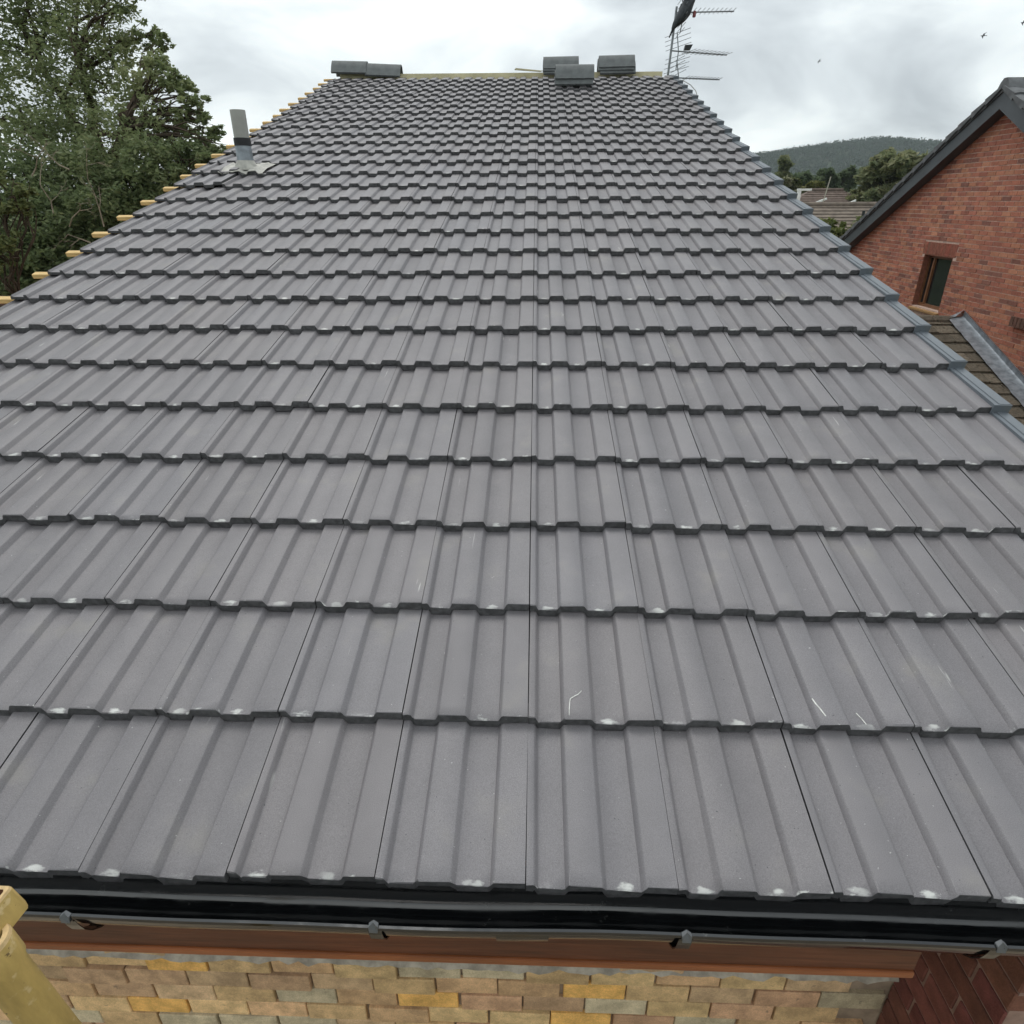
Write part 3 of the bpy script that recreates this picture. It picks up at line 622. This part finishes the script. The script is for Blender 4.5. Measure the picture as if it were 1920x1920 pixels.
for k in range(3): ridge(.322 + random.gauss(0, .006), YR + .02, 7.795 + k * .029, random.gauss(0, R(.8)), 0, pos3[k] + ' ridge tile in the left stack standing on the ridge', 'ridge tiles stacked loose on the roof', R(-.8))
for k in range(2): ridge(.462 + random.gauss(0, .004), 8.80, 7.556 + k * .060, random.gauss(0, R(.8)), TH * .3, ('lower', 'upper')[k] + ' ridge tile in the nearest stack, just below the ridge', 'ridge tiles stacked loose on the roof')
for k in range(3): ridge(1.070 + (.016, -.010, .004)[k], YR + .01, 7.790 + k * .035, R((.6, -.9, -.4)[k]), 0, pos3[k] + ' ridge tile in the right stack standing on the ridge', 'ridge tiles stacked loose on the roof', R(-.8))

# ------------------------------------------------------------------ television aerial
YA = 9.86
aer = thing('television_aerial', 'grey television aerial mast with three rod arrays at the right end of the ridge', 'aerial', (1.80, YA, 7.45))
MB().tube([(1.795, YA, 7.45), (1.845, YA, 8.41)], .015, 8).obj('mast', ALU, aer, smooth=60)
MB().box((1.74, YA - .03, 7.50), (1.86, YA + .03, 7.56)).obj('mast_bracket', ALU, aer)
def rod(parent, a, b, r=.0035, m=ALU, name='element'): return MB().tube([a, b], r, 5).obj(name, m, parent)
def array(x0, z0, x1, y1, z1, n, reflect, el=.17, drop=False):
    a = Vector((x0, YA, z0)); b = Vector((x1, y1, z1)); d = (b - a).normalized(); s = Vector((0, 0, 1)).cross(d).normalized()
    if s.y < 0: s = -s
    boom = MB().tube([a, b], .0085, 6).obj('boom', ALU, aer, smooth=60)
    for k in range(n):
        p = a.lerp(b, .30 + .69 * k / (n - 1)) + Vector((0, 0, .008)); h_ = el * (1 - .25 * k / n)
        rod(boom, p - s * h_, p + s * h_)
    if reflect:
        top = a + Vector((.03, 0, .20)) + d * .02; bot = a + Vector((.055, 0, -.22)) + d * .02; mid = a + d * .10
        rod(boom, mid, top, .007, ALU, 'reflector_arm'); rod(boom, mid, bot, .007, ALU, 'reflector_arm')
        for q in (.25, .5, .75, 1.0):
            for e_ in (top, bot): p = mid.lerp(e_, q); rod(boom, p - s * .30, p + s * .30)
    return boom
b1 = array(1.845, 8.345, 2.604, YA, 8.352, 10, True); b2 = array(1.835, 7.925, 2.66, YA + .35, 7.93, 10, True); b3 = array(1.86, 7.62, 2.54, YA + .1, 7.605, 11, True, .14)
MB().add([(1.99, YA - .03, 7.93), (2.07, YA - .03, 7.93), (2.10, YA - .03, 7.99), (2.00, YA - .03, 7.985), (1.99, YA + .03, 7.93), (2.07, YA + .03, 7.93), (2.10, YA + .03, 7.99), (2.00, YA + .03, 7.985)],
         [(0, 1, 2, 3), (7, 6, 5, 4), (0, 4, 5, 1), (1, 5, 6, 2), (2, 6, 7, 3), (3, 7, 4, 0)]).obj('dipole_box', BLACKP, b2)
MB().box((2.045, YA - .12, 8.27), (2.085, YA - .08, 8.34)).obj('dipole_box', REDP, b1, bevel=.008)
MB().tube([(1.90, YA, 7.61), (2.02, YA - .02, 7.58), (2.12, YA - .03, 7.53), (2.20, YA - .03, 7.46), (2.235, YA - .03, 7.38), (2.24, YA - .03, 7.20)], .006, 6).obj('cable', CABLE, aer)

def skinbird(name, chain, radii, wings, label, group, mats=BIRD, sub=2):
    """body as one skinned chain; chain of points, radius pairs"""
    me = bpy.data.meshes.new('body'); me.from_pydata(chain, [(i, i + 1) for i in range(len(chain) - 1)], []); o = bpy.data.objects.new(name, me); COL.objects.link(o)
    sk = o.modifiers.new('s', 'SKIN'); me.skin_vertices[0].data
    for v, r_ in zip(me.skin_vertices[0].data, radii): v.radius = r_; v.use_root = False
    me.skin_vertices[0].data[len(chain) // 2].use_root = True
    o.modifiers.new('u', 'SUBSURF').levels = sub; o.modifiers['u'].render_levels = sub
    dg = bpy.context.evaluated_depsgraph_get(); ev = bpy.data.meshes.new_from_object(o.evaluated_get(dg)); bpy.data.objects.remove(o)
    bm = bmesh.new(); bm.from_mesh(ev)
    for wv, wf in wings:
        vv_ = [bm.verts.new(p) for p in wv]
        for f in wf: bm.faces.new([vv_[i] for i in f])
    bm.to_mesh(ev); bm.free(); ev.materials.clear(); ev.materials.append(mats)
    ev.polygons.foreach_set('use_smooth', [True] * len(ev.polygons))
    o = link(name, ev); return tag(o, label, 'bird', group)
def blade(pts, th):      # thin closed feather blade from an outline (x,z) at depth y, with thickness
    n = len(pts); vs = [(x, y, z) for x, y, z in pts] + [(x, y + th, z) for x, y, z in pts]
    return vs, [tuple(range(n)), tuple(range(2 * n - 1, n - 1, -1))] + [(i, n + i, n + (i + 1) % n, (i + 1) % n) for i in range(n)]
yb = YA - .10
perched = skinbird('bird', [(1.795, yb + .02, 8.135), (1.825, yb, 8.195), (1.885, yb - .01, 8.255), (1.945, yb - .02, 8.34), (1.985, yb - .02, 8.43), (1.998, yb - .02, 8.505), (1.99, yb - .03, 8.56), (1.96, yb - .06, 8.555), (1.93, yb - .09, 8.548)],
    [(.024, .014), (.052, .044), (.084, .075), (.098, .09), (.086, .08), (.052, .048), (.045, .042), (.016, .014), (.004, .004)],
    [blade([(1.760, yb + .02, 8.060), (1.772, yb + .02, 8.055), (1.835, yb + .01, 8.170), (1.86, yb, 8.235), (1.805, yb, 8.195)], .012),
     blade([(1.84, yb - .06, 8.175), (1.90, yb - .095, 8.225), (1.985, yb - .115, 8.34), (2.02, yb - .105, 8.44), (1.965, yb - .115, 8.455), (1.895, yb - .11, 8.33)], .012),
     blade([(1.815, yb + .05, 8.165), (1.86, yb + .065, 8.25), (1.90, yb + .07, 8.40), (1.93, yb + .06, 8.45), (1.89, yb + .065, 8.43), (1.845, yb + .06, 8.30)], .012)],
    'dark grey bird perched on the aerial mast, tail hanging down', None)
for s in (-.018, .018):
    f_ = MB().tube([(1.925, yb + .02 + s, 8.30), (1.93, yb + .06 + s, 8.335), (1.93, YA - .008, 8.358)], [.010, .006, .005], 6)
    for t_ in (-.018, 0, .018): f_.tube([(1.93, YA - .010, 8.358), (1.93 + t_, YA + .006, 8.352), (1.93 + t_ * 1.2, YA + .010, 8.338)], [.004, .0035, .002], 5)
    f_.obj('foot', BIRD, perched)
def flybird(x, y, z, s, roll, yaw, label):
    wv = [([(0, .10, .02), (0, -.12, .02), (.22, -.10, .09), (.22, .12, .10)], [(0, 1, 2, 3)]), ([(.22, .12, .10), (.22, -.10, .09), (.56, -.20, .02)], [(0, 1, 2)]),
          ([(0, .10, .02), (0, -.12, .02), (-.22, -.10, .09), (-.22, .12, .10)], [(3, 2, 1, 0)]), ([(-.22, .12, .10), (-.22, -.10, .09), (-.56, -.20, .02)], [(2, 1, 0)]),
          ([(-.03, -.2, 0), (.03, -.2, 0), (.08, -.42, 0), (-.08, -.42, 0)], [(0, 1, 2, 3)])]
    o = skinbird('bird', [(0, -.26, 0), (0, -.1, 0), (0, .08, 0), (0, .2, .01), (0, .28, .02), (0, .35, .01)], [(.03, .02), (.065, .06), (.075, .07), (.05, .045), (.045, .04), (.01, .01)], wv, label, 'birds in the sky', BIRD, 1)
    m = Matrix.Translation((x, y, z)) @ Euler((R(8), R(roll), R(yaw))).to_matrix().to_4x4() @ Matrix.Scale(s, 4); o.matrix_basis = m; return o
flybird(14.606, 40, 12.557, .28, -55, 20, 'tiny dark bird flying alone above the verge end')
flybird(22.622, 40, 13.573, .38, -48, 35, 'small dark bird flying above the neighbouring gable')
flybird(24.44, 40, 14.10, .42, -45, 30, 'small dark bird flying at the right edge of the sky')

# ------------------------------------------------------------------ neighbouring brick house
NX = 7.6; NYC = 11.5; NS = .514
nh = thing('brick_house', 'red brick house with dark bargeboard gable on the right', 'house', (11, NYC, 0))
def gz_(y, top=7.55): return top - NS * abs(y - NYC)
WY0, WY1, WZ0, WZ1 = 12.02, 12.97, 4.19, 5.14
mb = MB(); X0, X1 = NX + .003, NX + .25; E0, E1 = 6.2, 16.8
mb.prism([(E0, 0), (WY0, 0), (WY0, gz_(WY0)), (NYC, gz_(NYC)), (E0, gz_(E0))], 'x', X0, X1)
mb.prism([(WY0, 0), (WY1, 0), (WY1, WZ0), (WY0, WZ0)], 'x', X0, X1); mb.prism([(WY0, WZ1), (WY1, WZ1), (WY1, gz_(WY1)), (WY0, gz_(WY0))], 'x', X0, X1)
mb.prism([(WY1, 0), (E1, 0), (E1, gz_(E1)), (WY1, gz_(WY1))], 'x', X0, X1)
nw = mb.obj('gable_wall', MORTAR_P, nh)
MB().box((X1, E0, 0), (15, E0 + .25, 4.9)).box((X1, E1 - .25, 0), (15, E1, 4.9)).box((14.75, E0 + .25, 0), (15, E1 - .25, 4.9)).obj('rear_wall', SIDEWALL, nh)
cand = []
def ncol():
    q = random.gauss(1.05, .075); c = random.choice([(.45, .190, .122), (.42, .168, .112), (.39, .152, .106), (.46, .205, .128), (.48, .220, .138), (.43, .168, .112), (.36, .148, .108)]); 
    if random.random() < .09: c = (.27, .125, .095)
    return tuple(v * q for v in c)
LY0, LY1, LZ1 = 11.95, 13.05, 5.365
for r_ in range(38, 102):
    z = r_ * .075; off = .1125 if r_ % 2 else 0
    for k in range(27, 76):
        y0 = k * .225 + off; y1 = y0 + .212; z1 = z + .062
        if max(gz_(y0), gz_(y1)) < z1 + .02: continue
        for ha, hb, za, zb in ((WY0, WY1, WZ0 - .08, WZ1), (LY0, LY1, WZ1, LZ1)):
            if z1 > za and z < zb and y1 > ha and y0 < hb:
                if y0 < ha: y1 = ha - .004
                elif y1 > hb: y0 = hb + .004
                else: y1 = y0
        if y1 - y0 < .04: continue
        cand.append((y0, y1, z))
def seen(y0, y1, z):
    p = Vector((NX, (y0 + y1) / 2, z + .03)); d = p - CAMP; c = [sum(RW[a][k] * d[k] for k in range(3)) for a in range(3)]
    px, py = 960 + 1214 * c[0] / c[2], 960 + 1214 * c[1] / c[2]
    if px > 1935 or py < 0: return None
    f = (1.85 - CAMP.x) / d.x; q = CAMP + d * f
    if 0 < q.y < YR and q.z < EZ + q.y * math.tan(TH) - .05: return None
    if p.z < 4.16 + .369 * (p.y - 11.16) and p.y < 11.3: return None
    return d.length
ranked = sorted((seen(*c) or 1e9, c) for c in cand)
vis = [c for d_, c in ranked[:300] if d_ < 1e8]; rest = [c for d_, c in ranked if c not in set(vis)]
nbm = MB().box((-.004, 0, 0), (.03, 1, .062)).mesh('brick', BRICK)
for y0, y1, z in vis: brick(nw, (NX + random.gauss(0, .0022), y0, z), (NX + .04, y1, z + .065), ncol()) if False else link('brick', nbm, nw, Matrix.Translation((NX + min(.003, random.gauss(0, .0022)), y0, z)) @ Matrix.Diagonal((1, y1 - y0, 1, 1)), ncol())
V = []; F = []; T = []
cube = np.array([(0, 0, 0), (1, 0, 0), (1, 1, 0), (0, 1, 0), (0, 0, 1), (1, 0, 1), (1, 1, 1), (0, 1, 1)], float); cf_ = np.array([(0, 3, 2, 1), (4, 5, 6, 7), (0, 1, 5, 4), (1, 2, 6, 5), (2, 3, 7, 6), (3, 0, 4, 7)])
for i, (y0, y1, z) in enumerate(rest):
    V.append(cube * np.array([.03, y1 - y0, .062]) + np.array([NX - .004 + min(.003, random.gauss(0, .0022)), y0, z])); F.append(cf_ + 8 * i); T.append(np.tile(ncol(), (8, 1)))
tagk(link('far_bricks', soup('far_bricks', np.concatenate(V), np.concatenate(F), BRICK, np.concatenate(T)), nw, None, (0, 0, 0)), 'stuff')
lin = MB().box((NX - .001, LY0, WZ1 + .004), (NX + .0028, LY1, LZ1)).obj('lintel', BRICK, nh, (.34, .15, .10))
k = 0
while LY0 + k * .075 + .065 <= LY1: brick(lin, (NX - .005, LY0 + k * .075, WZ1 + .006), (NX + .03, LY0 + k * .075 + .065, LZ1 - .004), (.30 * random.gauss(1, .1), .115, .08)); k += 1
MB().box((NX + .001, WY1 - .012, WZ0), (NX + .098, WY1 + .001, WZ1)).box((NX + .001, WY0 - .001, WZ0), (NX + .098, WY0 + .012, WZ1)).box((NX + .001, WY0 + .012, WZ1 - .012), (NX + .098, WY1 - .012, WZ1 + .001)).obj('reveal', BRICK, nh, (.24, .10, .065))
win = MB().box((NX + .10, WY0, WZ0), (NX + .16, WY0 + .055, WZ1)).box((NX + .10, WY1 - .055, WZ0), (NX + .16, WY1, WZ1)).box((NX + .102, WY0 + .055, WZ1 - .06), (NX + .158, WY1 - .055, WZ1)).box((NX + .102, WY0 + .055, WZ0), (NX + .158, WY1 - .055, WZ0 + .06)).obj('window', WFRAME, nh)
MB().box((NX + .085, WY1 - .24, WZ0 + .06), (NX + .135, WY1 - .20, WZ1 - .06)).obj('casement', WFRAME, win)
MB().box((NX + .126, WY0 + .055, WZ0 + .06), (NX + .134, WY1 - .24, WZ1 - .06)).obj('pane', GLASS, win); MB().box((NX + .126, WY1 - .20, WZ0 + .06), (NX + .134, WY1 - .055, WZ1 - .06)).obj('pane', GLASS, win)
MB().prism([(NX - .05, WZ0 - .07), (NX + .15, WZ0 - .07), (NX + .15, WZ0 + .002), (NX - .05, WZ0 - .035)], 'y', WY0 - .03, WY1 + .03).obj('sill', simple('ochre_sill', (.40, .24, .11), .8, .2, nscale=9), nh)
MB().box((NX + .2, WY0 - .2, WZ0 - .2), (NX + .24, WY1 + .2, WZ1 + .2)).obj('room_wall', simple('dim_room', (.06, .06, .058), .9, .1), nh)
s2 = MB().box((NX - .03, 8.9, 4.30), (NX + .012, 9.95, 4.43)).obj('projecting_sill', MORTAR_P, nh)
for k in range(12): brick(s2, (NX - .085, 8.92 + k * .086, 4.29), (NX - .03, 8.92 + k * .086 + .076, 4.44), (.15 * random.gauss(1, .12), .085, .065))
# bargeboards, roof, verge tiles
BX = 7.38
def slope_poly(z_lo, z_hi, far=True, ylim=5.9):
    s = 1 if far else -1; return [(NYC, z_lo), (NYC + s * ylim, z_lo - NS * ylim), (NYC + s * ylim, z_hi - NS * ylim), (NYC, z_hi)]
for far in (True, False):
    MB().prism(slope_poly(7.395, 7.63, far), 'x', BX, BX + .025).obj('bargeboard', BARGE, nh)
    MB().prism(slope_poly(7.42, 7.435, far), 'x', BX + .026, NX + .02).obj('soffit', BARGE, nh)
    nr = MB().prism(slope_poly(7.632, 7.70, far), 'x', BX - .02, 15.2).obj('roof', NROOF, nh)
    s = 1 if far else -1
    ang = -math.atan(NS) * s
    tm_ = MB().add([(-.03, -.03, -.075), (.30, -.03, -.02), (.30, .33, -.02), (-.03, .33, -.04), (-.03, -.03, .028), (.05, -.03, .04), (.30, -.03, .022), (-.03, .33, .0), (.05, .33, .01), (.30, .33, -.005)],
                   [(0, 1, 6, 5, 4), (3, 7, 8, 9, 2), (0, 4, 7, 3), (4, 5, 8, 7), (5, 6, 9, 8), (1, 2, 9, 6)]).mesh('verge_tile', NROOF)
    for k in range(19):
        d_ = .33 + k * .30
        m = Matrix.Translation((BX - .02, NYC + s * d_, 7.725 - NS * d_)) @ Matrix.Rotation(ang, 4, 'X')
        if far: m = m @ Matrix.Diagonal((1, -1, 1, 1))
        link('verge_tile', tm_, nr, m)
    cm = MB().box((0, 0, -.01), (.32, .31, .028)).mesh('tile', NROOF)
    if not far:
        for k in range(8):
            for i in range(4): link('tile', cm, nr, Matrix.Translation((BX + .29 + i * .325, NYC - .05 - (k + 1) * .28, 7.715 - NS * (.05 + (k + 1) * .28))) @ Matrix.Rotation(math.atan(NS) - R(2.5), 4, 'X'))
rc = MB().prism([(NYC - .15, 7.66), (NYC - .10, 7.76), (NYC - .04, 7.815), (NYC + .04, 7.815), (NYC + .10, 7.76), (NYC + .15, 7.66)], 'x', 0, .44).mesh('ridge_cap', NROOF, smooth=35)
for k in range(8): link('ridge_cap', rc, nr, Matrix.Translation((BX - .03 + k * .45, 0, .004 * (k % 2))))

# ------------------------------------------------------------------ garage with the mossy roof between the two houses
def gzr(y): return 4.14 + .369 * (y - 11.16)
GA2 = math.atan(.369)
gar = thing('garage', 'garage with mossy brown tiled roof against the red brick gable', 'garage', (5.2, 9.2, 0))
MB().box((2.9, 6.9, 0), (7.595, 7.1, gzr(7.1) - .12)).box((2.9, 7.1, 0), (3.1, 11.2, gzr(7.1) - .12)).obj('wall', SIDEWALL, gar)
gr = MB().prism([(6.6, gzr(6.6) - .10), (11.25, gzr(11.25) - .10), (14.2, gzr(11.25) - 1.2), (14.2, gzr(11.25) - 1.28), (11.25, gzr(11.25) - .19), (6.6, gzr(6.6) - .19)], 'x', 2.6, 7.59).obj('roof', simple('garage_underlay', (.03, .028, .024), .9, .1), gar)
gt = []
for s_ in range(4):
    mb = MB().box((0, 0, -.028), (.322, .36, 0)); me = mb.mesh('tile', MOSSTILE, bevel=.004)
    for v in me.vertices: v.co += Vector((0, random.gauss(0, .004), random.gauss(0, .0035)))
    gt.append(me)
for r_ in range(16):
    y = 11.10 - r_ * .277 - .0; off = .16 if r_ % 2 else 0
    for k in range(9):
        x = 4.55 + k * .328 + off
        if x > 7.45: continue
        q = random.gauss(1, .16); link('tile', gt[random.randrange(4)], gr, Matrix.Translation((x, y, gzr(y) + .004 + abs(random.gauss(0, .004)))) @ Matrix.Rotation(GA2 - R(5), 4, 'X') @ Matrix.Rotation(random.gauss(0, R(.9)), 4, 'Z'), (.150 * q, .128 * q, .098 * q))
for k in range(11): link('ridge_cap', MB().prism([(-.13, -.09), (-.10, -.01), (0, .035), (.10, -.01), (.13, -.09)], 'x', 0, .44).mesh('ridge_cap', MOSSTILE), gr, Matrix.Translation((2.62 + k * .45, 11.27, 4.19 + .004 * (k % 2))), (.12, .10, .078))
for k in range(4):                                                      # lead flashing, lapped lengths
    ya, yb_ = 11.22 - k * 1.18, 11.22 - (k + 1) * 1.18 - .06; e_ = .003 * k
    P = lambda x, y, h: (x, y, gzr(y) + h)
    mb = MB(); h0 = .036 - e_ + .012
    vs = []
    for t_ in np.linspace(0, 1, 9):
        y = ya + (yb_ - ya) * t_; wv = .008 * math.sin(t_ * 22 + k)
        vs += [P(7.33 + wv, y, h0 - .012), P(7.46, y, h0 + wv * .5), P(7.545, y, h0 + .010), P(7.578, y, h0 + .03), P(7.584, y, .168), P(7.560, y, .176)]
    mb.add(vs, [(a * 6 + i, a * 6 + i + 1, a * 6 + i + 7, a * 6 + i + 6) for a in range(8) for i in range(5)]); mb.obj('flashing', LEAD, gar, smooth=50)
MB().add([(7.33, 11.2, gzr(11.2) + .05), (7.585, 11.24, gzr(11.2) + .20), (7.585, 11.34, gzr(11.2) + .14), (7.36, 11.36, gzr(11.2) + .02), (7.45, 11.22, gzr(11.2) + .075)], [(0, 4, 3), (4, 1, 2), (4, 2, 3)]).obj('flashing_end', LEAD, gar)

# ------------------------------------------------------------------ far houses
def farhouse(name, label, x0, x1, y0, ridge_z, eave_z, depth, hip, col, loc):
    h_ = thing(name, label, 'house', loc); ym = y0 + depth / 2
    MB().box((x0 + .4, y0 + .4, 0), (x1 - .4, y0 + depth - .4, eave_z)).obj('wall', FARWALL, h_)
    rf = MB().add([(x0, y0, eave_z), (x1, y0, eave_z), (x1, y0 + depth, eave_z), (x0, y0 + depth, eave_z), (x0 + hip, ym, ridge_z), (x1 - hip, ym, ridge_z), (x0, y0, eave_z - .15), (x1, y0, eave_z - .15), (x1, y0 + depth, eave_z - .15), (x0, y0 + depth, eave_z - .15)],
                  [(0, 1, 5, 4), (1, 2, 5), (2, 3, 4, 5), (3, 0, 4), (0, 6, 7, 1), (1, 7, 8, 2), (2, 8, 9, 3), (3, 9, 6, 0), (6, 9, 8, 7)]).obj('roof', FARROOF, h_, col)
    n = 14; sl = math.atan2(ridge_z - eave_z, depth / 2)
    for k in range(n):                                                   # tile courses on the slope facing us
        a = k / n; yy = y0 + a * depth / 2; z = eave_z + a * (ridge_z - eave_z); lx = hip * a
        q = random.gauss(1, .07); MB().box((x0 + lx + .02, yy, z + .005), (x1 - lx - .02, yy + .03, z + .045)).obj('tile_course', FARROOF, rf, tuple(v * q * .8 for v in col))
    MB().tube([(x0 + hip, ym, ridge_z + .03), (x1 - hip, ym, ridge_z + .03)], .11, 8).obj('ridge', FARROOF, rf, tuple(v * .9 for v in col))
    return h_, rf
h1, r1 = farhouse('far_house', 'low house with brown tiled roof, nearest beyond the verge', 9.5, 20.5, 31.5, 5.86, 3.9, 7.4, .0, (.20, .165, .135), (15, 35, 0))
MB().box((15.55, 33.55, 5.05), (15.65, 33.65, 5.62)).obj('vent_cowl', BLACKP, r1); MB().box((15.4, 33.5, 5.0), (15.75, 33.52, 5.06)).obj('vent_base', WHITE, r1)
h2, r2 = farhouse('far_house', 'hipped brown roof house further behind, with white gable trim', 17.2, 27.5, 52, 6.75, 4.6, 7.0, 3.9, (.17, .13, .11), (22, 55.5, 0))
MB().prism([(19.9, 5.86), (20.85, 6.22), (20.9, 6.12), (20.1, 5.78)], 'y', 51.4, 51.55).obj('white_trim', WHITE, h2)
MB().prism([(22.3, 5.82), (22.95, 6.10), (22.98, 6.00), (22.45, 5.76)], 'y', 51.4, 51.55).obj('white_trim', WHITE, h2)
MB().tube([(20.40, 50.8, 5.9), (20.62, 50.8, 7.55)], .035, 6).obj('aerial_pole', simple('pale_pole', (.40, .37, .30), .7, .3), h2)
post = MB().box((14.62, 39.9, 0), (14.80, 40.06, 6.55)).box((14.60, 39.88, 6.551), (15.35, 40.08, 6.66)).obj('lamp_post', WHITE); tag(post, 'white post with short arm standing beside the hipped roof', 'post')

# left-hand neighbour's low roof seen under the trees
lb = thing('outbuilding', 'low outbuilding with flat brown roof under the trees at left', 'outbuilding', (-12.8, 13.2, 0))
MB().box((-15.2, 11.9, 0), (-10.9, 13.9, 4.22)).obj('wall', SIDEWALL, lb); MB().box((-15.4, 11.7, 4.221), (-10.7, 14.1, 4.36)).obj('roof', simple('brown_felt', (.27, .19, .15), .9, .2, nscale=4), lb)

# ------------------------------------------------------------------ yellow scaffold tubes at the lower left
def hollow(name, parent, top, dirv, ln, loop_o, loop_i, rot=0, flat=False):
    d = Vector(dirv).normalized(); m = Matrix.Translation(top) @ d.to_track_quat('Z', 'Y').to_matrix().to_4x4() @ Matrix.Rotation(rot, 4, 'Z'); n = len(loop_o); mb = MB()
    rows = [(loop_o, ln, 1.0), (loop_o, .055, 1.0), (loop_o, .045, 1.14), (loop_o, .006, 1.14), (loop_o, 0, 1.08), (loop_i, 0, 1.0), (loop_i, .10, 1.0)]
    if flat: rows = [(loop_o, ln, 1.0), (loop_o, ln * .8, 1.05), (loop_o, ln * .5, 1.05), (loop_o, .004, 1.05), (loop_o, 0, 1.0), (loop_i, 0, 1.0), (loop_i, ln * .9, 1.0)]
    vs = [(x * k, y * k, z) for lp, z, k in rows for x, y in lp]; fs = []; mi = []
    for a in range(len(rows) - 1):
        for i in range(n): fs.append((a * n + i, a * n + (i + 1) % n, (a + 1) * n + (i + 1) % n, (a + 1) * n + i)); mi.append(1 if a in (3, 4) else (2 if a == 5 else 0))
    fs.append(tuple(6 * n + i for i in range(n))); mi.append(2); fs.append(tuple(i for i in range(n))); mi.append(0)
    mb.add(vs, fs); mb.mi = mi
    return link(name, mb.mesh(name, [YTUBE, YRIM, RUST], smooth=40), parent, m)
circ = lambda r_, n=24: [(r_ * math.cos(2 * math.pi * k / n), r_ * math.sin(2 * math.pi * k / n)) for k in range(n)]
def rect(a, b, ch): return [(a - ch, -b), (a, -b + ch), (a, b - ch), (a - ch, b), (-a + ch, b), (-a, b - ch), (-a, -b + ch), (-a + ch, -b)]
T0 = Vector((-.709, -.343, 5.222)); DV = Vector((.15, 0, -1))
sc = thing('scaffold_tube', 'yellow scaffold tube with open worn end at the lower left corner', 'scaffold tube', (.067, -.343, 0))
hollow('tube', sc, T0, DV, 5.22, circ(.0265), circ(.0215))
hollow('coupler', sc, Vector((-.722, -.310, 5.252)), Vector((.25, .05, -1)), .045, rect(.024, .020, .004), rect(.019, .015, .003), R(20), flat=True)

# ------------------------------------------------------------------ the air: thin haze over everything
hz = MB().box((-2020, -2020, -1), (2020, 2020, 135)).obj('haze', bpy.data.materials.new('haze_air')); hz['kind'] = 'stuff'; tag(hz, 'thin pale haze over the distance', 'haze')
hm = bpy.data.materials['haze_air']; hm.use_nodes = True; hm.node_tree.nodes.clear()
ho = hm.node_tree.nodes.new('ShaderNodeOutputMaterial'); hv = hm.node_tree.nodes.new('ShaderNodeVolumePrincipled')
hv.inputs['Color'].default_value = (.78, .86, .90, 1); hv.inputs['Density'].default_value = .00020; hv.inputs['Anisotropy'].default_value = .2
hm.node_tree.links.new(hv.outputs[0], ho.inputs['Volume'])
